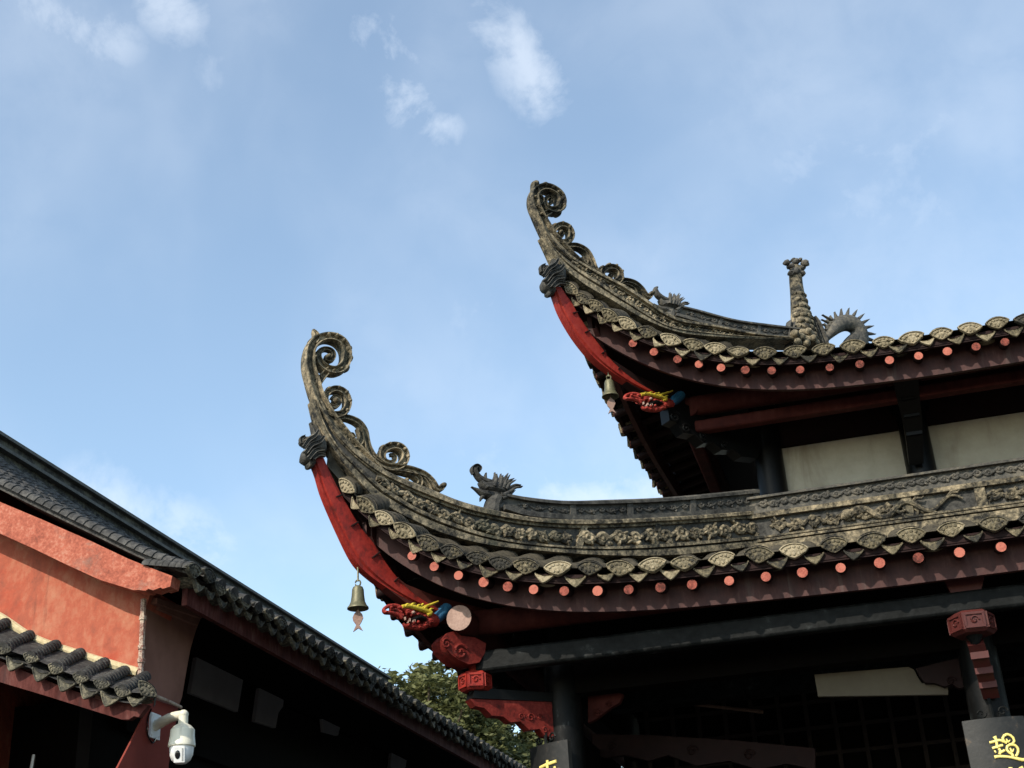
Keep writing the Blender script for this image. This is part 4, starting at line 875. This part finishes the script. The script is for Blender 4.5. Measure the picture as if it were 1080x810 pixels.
# ------------------------------------------------------------------ the hall on the left
HALL = empty('gate_hall', (-4.4, 8.5, 0), 'red walled hall with black tiled roof and salmon barge board on its gable', 'hall')
YG = 6.95
def hall_roof():
    b = MB()
    prof = smooth([(-6.1, 1.6+4.22), (-5.9, 1.6+4.00), (-5.5, 1.6+3.62), (-5.17, 1.6+3.37), (-4.9, 1.6+3.205), (-4.4, 1.6+2.915), (-4.0, 1.6+2.685), (-3.70, 1.6+2.555)], 44)
    y0, y1 = 6.79, 16.0
    top = [[(x, y, z) for y in (y0, y1)] for x, z in prof]; b.grid(top, 0)
    b.grid(np.array(top)-np.array([0, 0, .03]), 0, flip=True)
    b.add([(x, y0, z) for x, z in prof]+[(x, y0, z-.03) for x, z in prof[::-1]], [tuple(range(88))])
    ys = np.arange(6.81, 15.9, .17)
    for y in ys:
        path, rad = [], []
        for i in range(43, 0, -1):
            q, p = np.array([prof[i][0], y, prof[i][1]]), np.array([prof[i-1][0], y, prof[i-1][1]])
            path += [q, q+(p-q)*.95]; rad += [1.0, .86]
        tg = np.gradient(np.array(path), axis=0); e = np.array([0, 1., 0]); nn = np.cross(np.broadcast_to(e, tg.shape), tg); nn *= np.sign(nn[:, 2:3]); nn /= np.linalg.norm(nn, axis=1)[:, None]
        an = np.linspace(0, math.pi, 7); b.sweep(path, e, nn, np.stack([np.cos(an), np.sin(an)], 1), np.array(rad)*.056, np.array(rad)*.052, 0, True)
    roof = b.build('roof', BTILE, HALL)
    for i, y in enumerate(ys[:48]):
        P = np.array([-3.70, y, 1.6+2.56]); out = np.array([1., 0, .05])
        put('tile_end', ME_B['tile_end'], roof, P+rng.normal(size=3)*.006, (0, 1, 0), out, rng.uniform(.84, 1.0), rng.normal()*.10-.12, rng.normal()*.08)
        put('drip_tile', ME_B['drip_tile'], roof, P+np.array([-.015, .085, -.035])+rng.normal(size=3)*.006, (0, 1, 0), out, rng.uniform(.95, 1.15), rng.normal()*.08, rng.normal()*.08)
    # layered ridge
    b = MB(); rx = -5.99; y0 = 7.0
    for z0, z1, w in ((3.84, 3.97, .12), (3.97, 3.99, .16), (3.99, 4.085, .10), (4.085, 4.11, .15), (4.11, 4.195, .09), (4.195, 4.22, .13)):
        b.abox((rx-w, y0, 1.6+z0), (rx+w, 16, 1.6+z1), 1 if z1-z0 < .03 else 0)
    b.build('roof_ridge', [LICH, mat('pale_mortar_line', [(.05, .05, .045), (.14, .135, .12)], .9, 12, .5)], roof)
    b = MB(); b.add([(-6.1, 6.9, 5.8), (-6.1, 16, 5.8), (-8.0, 16, 4.7), (-8.0, 6.9, 4.7)], [(0, 1, 2, 3)]); b.build('rear_slope', BTILE, roof)
hall_roof()
# fascia under the eave, soffit
b = MB(); b.abox((-3.83, 6.92, 1.6+2.395), (-3.795, 16, 1.6+2.52)); b.build('fascia_board', HFASC, HALL)
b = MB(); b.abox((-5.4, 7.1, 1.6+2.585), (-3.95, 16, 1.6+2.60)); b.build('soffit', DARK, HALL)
# barge board along the gable
bt = [onY(c, 6.80) for c in ((-60, 503), (0, 530), (50, 551), (100, 573), (140, 592), (170, 604), (186, 610))]
bb = [onY(c, 6.80) for c in ((-60, 536), (0, 563), (40, 581), (75, 598), (110, 614), (146, 625), (150, 624.5), (158, 625.5), (161, 623.5), (166, 625), (174, 622), (176, 623.5), (184, 621))]
bt = [np.array([-6.0, 6.80, 1.6+3.98]), np.array([-5.75, 6.80, 1.6+3.74])]+bt; bb = [np.array([-6.0, 6.80, 1.6+3.70]), np.array([-5.75, 6.80, 1.6+3.47])]+bb
b = MB(); b.prism(bt+bb[::-1], (0, .10, 0)); o = b.build('barge_board', BARGE, HALL)
# gable wall, red, above the lean-to tiles
wt = [onY(c, YG) for c in ((-80, 512), (0, 548), (100, 596), (160, 622), (151, 650), (148, 716), (144, 722), (90, 702), (36, 684), (0, 668), (-80, 630))]
wt[0] = np.array([-6.05, YG, 1.6+3.75]); wt[-1] = np.array([-6.05, YG, 1.6+2.6]); b = MB(); b.prism([np.array(p)+np.array([0, .15, 0]) for p in wt], (0, .30, 0)); b.build('gable_wall', WALL, HALL)
b = MB(); b.prism([(-7.9, 11.49, 0), (-5.85, 11.49, 0), (-5.85, 11.49, 5.45), (-6.1, 11.49, 5.7), (-7.9, 11.49, 4.7)], (0, 9.0, 0)); b.build('side_block', WALL, HALL)  # unseen end of the hall, raised to keep sun off the doorway back
# pier at the corner: front and flank
XP = -4.08
fl = [onX(c, XP) for c in ((151, 636), (157, 634), (186, 641), (213, 650), (207, 664), (201, 684), (197, 705), (192, 735), (188, 746))]
fl2 = [onX(c, XP) for c in ((188, 746), (184, 772), (178, 806), (170, 850), (160, 900))]
zlo = 0.0
poly = [np.array([p[0], max(p[1], YG+.012), p[2]]) for p in fl]+[np.array([XP, YG+.012, fl[-1][2]-.02])]
b = MB(); b.prism([p-np.array([.15, 0, 0]) for p in poly], (.30, 0, 0)); b.build('corner_pier', PIERB, HALL)
b = MB(); zt = fl[-1][2]-.022
lowp = [np.array([XP+.004, YG-.03, zt])]+[np.array([XP+.004, *onX(c, XP+.004)[1:]]) for c in ((188, 746), (184, 772), (178, 806))]
lowp += [np.array([XP+.004, lowp[-1][1]-.02, 0]), np.array([XP+.004, 6.30, 0])]+[np.array([XP+.004, *onX(c, XP+.004)[1:]]) for c in ((112, 832), (124, 810), (138, 783), (151, 757))]
b.prism([p-np.array([.006, 0, 0]) for p in lowp], (.012, 0, 0)); b.build('pier_base', PIER, HALL)
b = MB()
for px in (((160, 634), (208, 650), .035), ((165, 640), (206, 657), .02)):
    p0, p1 = onX(px[0], XP+px[2]/2), onX(px[1], XP+px[2]/2); b.box((p0+p1)/2, (p1-p0)/2, (px[2], 0, 0), (0, 0, .018))
b.build('corbel_moulding', PIERB, HALL)
# lean-to tiles on the gable with their fascia
LT = smooth([(*onY(c, 6.93)[[0, 2]],) for c in ((-150, 585), (-40, 639), (0, 657), (38, 676), (90, 694), (134, 712), (150, 718))], 60)
LE = smooth([(*onY(c, 6.68)[[0, 2]],) for c in ((-150, 610), (-40, 664), (4, 684), (32.5, 693.5), (58.7, 705), (85, 714.5), (107, 721), (129, 729), (150, 731))], 60)
b = MB(); b.grid([[(t[0], 6.93, t[1]), ((t[0]+e[0])/2, 6.80, (t[1]+e[1])/2), (e[0], 6.68, e[1])] for t, e in zip(LT, LE)], 0)
b.grid([[(t[0], 6.93, t[1]-.07), (e[0], 6.68, e[1]-.06)] for t, e in zip(LT, LE)], 0, flip=True)
ts = [np.array(onY(c, 6.68)) for c in ((-128, 621), (-101, 634), (-74, 647), (-48, 660), (-22, 672), (4, 684), (32.5, 693.5), (58.7, 705), (85, 714.5), (107, 721), (129, 729))]
rowpaths = []
for p in ts:
    q = np.array([p[0], 6.93, np.interp(p[0], LT[:, 0], LT[:, 1])+.02]); path, rad = [], []
    for i in range(10):
        a, c = p+(q-p)*i/10, p+(q-p)*(i+1)/10; path += [a, a+(c-a)*.94]; rad += [1, .86]
    an = np.linspace(0, math.pi, 8); e = np.array([1., 0, -.4]); e /= np.linalg.norm(e); nn = np.cross(e, q-p); nn *= np.sign(nn[2]); nn /= np.linalg.norm(nn)
    b.sweep(path, e, nn, np.stack([np.cos(an), np.sin(an)], 1), np.array(rad)*.040, np.array(rad)*.040, 0)
lt = b.build('lean_to_roof', BTILE, HALL)
for i, p in enumerate(ts):
    put('tile_end', ME_B['tile_end'], lt, p, (1, 0, -.40), (0, -1, .05), .68, -.1+rng.normal()*.06, rng.normal()*.06)
    if i+1 < len(ts): put('drip_tile', ME_B['drip_tile'], lt, (p+ts[i+1])/2+np.array([0, -.005, -.035]), (1, 0, -.40), (0, -1, 0), 1.08, rng.normal()*.06, rng.normal()*.06)
pe = onY((155, 727), 6.70)
put('corner_tile', ME_B['tile_end'], lt, pe, (.5, .3, -.5), (.75, -.65, -.1), .80, -.1)
put('drip_tile', ME_B['drip_tile'], lt, onY((144, 733), 6.69), (1, 0, -.2), (0.2, -1, 0), .95)
b = MB(); ftop = [onY(c, 6.75) for c in ((-150, 627), (-40, 680), (0, 697), (60, 722), (110, 740), (158, 744))]; fbot = [onY(c, 6.75) for c in ((148, 757), (143, 756), (138, 759.5), (130, 759.5), (90, 747), (52, 735), (0, 719.5), (-40, 705), (-150, 655))]
b.prism(ftop+fbot, (0, .04, 0)); b.build('lean_to_fascia', HFASC, HALL)
b = MB(); lo = smooth([onY(c, 6.952) for c in ((-150, 582), (-40, 632), (0, 651), (36, 674), (84, 691), (120, 702), (147, 710))], 40); b.tube(lo+np.array([0, -.01, 0]), .028, 8); b.build('mortar_flashing', MORT, HALL)
# dark doorway under the lean-to and dark interior behind the eave
b = MB(); b.abox((-5.9, 8.3, 0), (-4.7, 8.35, 3.9)); b.build('doorway_back', DARK, HALL)  # near-black sheet, the opening's shade held in its colour
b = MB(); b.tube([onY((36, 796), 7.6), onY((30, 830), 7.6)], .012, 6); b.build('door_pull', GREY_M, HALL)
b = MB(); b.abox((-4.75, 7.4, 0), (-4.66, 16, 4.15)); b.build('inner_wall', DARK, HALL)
for pts in (((206, 690), (219, 688), (256, 709), (249, 751), (199, 731)), ((273, 718), (298, 730), (297, 745), (292, 752), (289, 768), (267, 761)), ((338, 754), (358, 764), (355, 776), (340, 772)), ((412, 792), (428, 800), (425, 815), (410, 810))):
    b = MB(); b.prism([onX(c, -4.64) for c in pts], (.03, 0, 0)); b.build('wall_panel', GREYP, HALL)
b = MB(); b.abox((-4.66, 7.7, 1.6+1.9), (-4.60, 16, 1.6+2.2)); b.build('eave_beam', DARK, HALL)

# lamp, conduit, camera
b = MB(); p = onX((284.5, 705), -4.40); lm = empty('eave_lamp', p, 'small cream box lamp under the dark hall eave', 'lamp')
b.box(p, (.02, 0, 0), (0, .075, 0), (0, 0, .055)); o = b.build('lamp_housing', CREAM, lm); b = MB(); b.box(p+np.array([-.06, 0, .03]), (.05, 0, 0), (0, .012, 0), (0, 0, .012)); b.build('bracket', DARK, lm)
b = MB(); q = [onY(c, 6.915) for c in ((151.5, 632), (150, 670), (148, 712))]; b.tube(smooth(q, 14), .017, 8)
for c in ((150.8, 652), (149.5, 683), (149, 697)):
    pp_ = onY(c, 6.915); b.tube([pp_-UPZ*.012, pp_+UPZ*.012], .023, 8)
tag(b.build('conduit_pipe', PIPE), 'rust stained vertical pipe at the corner of the red gable wall', 'pipe')
b = MB(); q0 = onX((164, 734), XP+.03); q1 = onX((191, 746), XP+.03); b.tube([q0, (q0+q1)/2+UPZ*.003, q1], .010, 7); b.tube([q0, q0+np.array([-.02, -.03, .01])], .014, 7)
tag(b.build('thin_conduit', PIPE), 'thin brown conduit stub on the shaded pier above the camera', 'pipe')

def dome_camera():
    A = onX((163, 766), XP+.01); r = empty('security_camera', A, 'cream dome security camera on an angled arm beside the red pier', 'camera')
    b = MB(); b.box(A, (.008, 0, 0), (0, .055, .0), (0, 0, .072))
    for i in (-1, 1):
        for j in (-1, 1): b.blob(A+np.array([.010, .04*i, .055*j]), (.004, 0, 0), (0, .008, 0), (0, 0, .008), 0, 8, 4)
    o = b.build('mounting_plate', WHITE2, r); md = o.modifiers.new('bevel', 'BEVEL'); md.width = .004; md.segments = 2
    k = (A-EYE)@CF/FPX
    E = onX((193.5, 753.5), XP+.26)                                    # elbow above the dome
    b = MB(); b.tube(smooth([A+np.array([.0, 0, .0]), A*.45+E*.55+UPZ*.012, E-UPZ*.002], 12), np.linspace(.030, .026, 12), 14)
    b.blob(E, (.029, 0, 0), (0, .029, 0), (0, 0, .027), 0, 14, 8); b.tube([E, E-UPZ*.062], [.027, .028], 14); b.build('arm', WHITE, r)
    c = E-UPZ*.150
    R = 13.5*k
    b = MB(); b.lathe(c, [(0, .096), (.032, .094), (.050, .083), (.068, .062), (R*.93, .025), (R, -.010), (R*1.02, -.016), (R*1.02, -.030), (R*.97, -.034), (0, -.034)], 32); b.build('dome_housing', WHITE, r)
    b = MB(); b.lathe(c, [(0, -.034), (R*.90, -.034), (R*.90, -.050), (R*.86, -.078), (R*.70, -.106), (R*.42, -.124), (0, -.130)], 28); o = b.build('camera_ball', WHITE2, r)
    d = np.array([.30, -.93, -.20]); d /= np.linalg.norm(d); cc = c+np.array([0, 0, -.074]); t = np.cross(d, UPZ); t /= np.linalg.norm(t); uu = np.cross(t, d)
    b = MB(); b.box(cc+d*R*.70, t*R*.40, uu*.042, d*R*.16); o2 = b.build('lens_window', WHITE2, o)
    b = MB(); b.blob(cc+d*R*.88+t*R*.12, t*R*.20, uu*.024, d*R*.05, 0, 14, 8); b.build('lens', GLASS, o)
    b = MB(); b.box(cc+d*R*.87-t*R*.25, t*R*.05, uu*.034, d*R*.02); b.build('infrared_strip', GREY_M, o)
    b = MB(); b.tube(smooth([A+np.array([.0, -.05, .09]), A+np.array([.004, -.09, .02]), A+np.array([.004, -.08, -.06]), A+np.array([.006, -.02, -.10]), A+np.array([.01, .0, -.07])], 20), .005, 6); b.build('cable', GLASS, r)
dome_camera()

# ------------------------------------------------------------------ trees behind the hall
def leaf_mat(name, a, b_):
    m = mat(name, [a, b_], .6, 2.2, 0, 30, (.35, .65), .25)
    nt = m.node_tree; bs = nt.nodes['Principled BSDF']
    tr = nt.nodes.new('ShaderNodeBsdfTranslucent'); mx = nt.nodes.new('ShaderNodeMixShader'); mx.inputs[0].default_value = .25
    cr = [n for n in nt.nodes if n.type == 'VALTORGB'][0]; nt.links.new(cr.outputs[0], tr.inputs[0])
    out = [n for n in nt.nodes if n.type == 'OUTPUT_MATERIAL'][0]
    nt.links.new(bs.outputs[0], mx.inputs[1]); nt.links.new(tr.outputs[0], mx.inputs[2]); nt.links.new(mx.outputs[0], out.inputs[0]); return m
LEAF = leaf_mat('leaf_green', (.05, .062, .022), (.165, .168, .062))
def tree(base_px, Y, height_px, rad, nclump, label, seed):
    rg = np.random.default_rng(seed); top = onY(height_px, Y); x = top[0]; H = top[2]
    r = empty('broadleaf_tree', (x, Y, 0), label, 'tree', 'trees behind the hall roof')
    b = MB(); b.tube(smooth([(x, Y, 0), (x+.1, Y, H*.35), (x-.05, Y, H*.6), (x, Y, H*.9)], 16), np.linspace(.22, .05, 16), 10)
    cl = []
    for i in range(nclump):
        while True:
            v = rg.normal(size=3); v /= np.linalg.norm(v); q = rg.random()**.45
            p = np.array([x, Y, H-rad*.95])+v*q*np.array([rad, rad, rad*.95])
            if p[2] > H-rad*2.0: break
        cl.append(p)
    for p in cl[::4]:
        s = np.array([x, Y, H*.55+.25*(p[2]-H*.55)]); b.tube(smooth([s, (s+p)/2+np.array([0, 0, -.08]), p], 7), np.linspace(.06, .012, 7), 6)
    b.build('trunk', BARK, r)
    L = MB(); vs = []; fs = []
    for p in cl:
        rr = rg.uniform(.14, .30)
        for k in range(150):
            v = rg.normal(size=3); v /= np.linalg.norm(v); c = p+v*rr*rg.random()**.5*np.array([1.2, 1.2, .75])
            a = rg.normal(size=3); a[2] *= .5; a /= np.linalg.norm(a); n = np.cross(a, rg.normal(size=3)); n /= np.linalg.norm(n); l = rg.uniform(.04, .066); w = l*.42
            i = len(vs); vs += [c-a*l, c+n*w, c+a*l, c-n*w]; fs.append((i, i+1, i+2, i+3))
    L.add(vs, fs); L.build('crown', LEAF, r)
tree(None, 19, (442, 703), 1.35, 330, 'yellow green tree with a rounded crown rising over the hall eave', 3)
tree(None, 20, (512, 748), 1.4, 260, 'loose airy tree in the gap below the red hanging block', 5)
tree(None, 21, (560, 770), 1.4, 260, 'low bushy tree against the corner column board', 8)
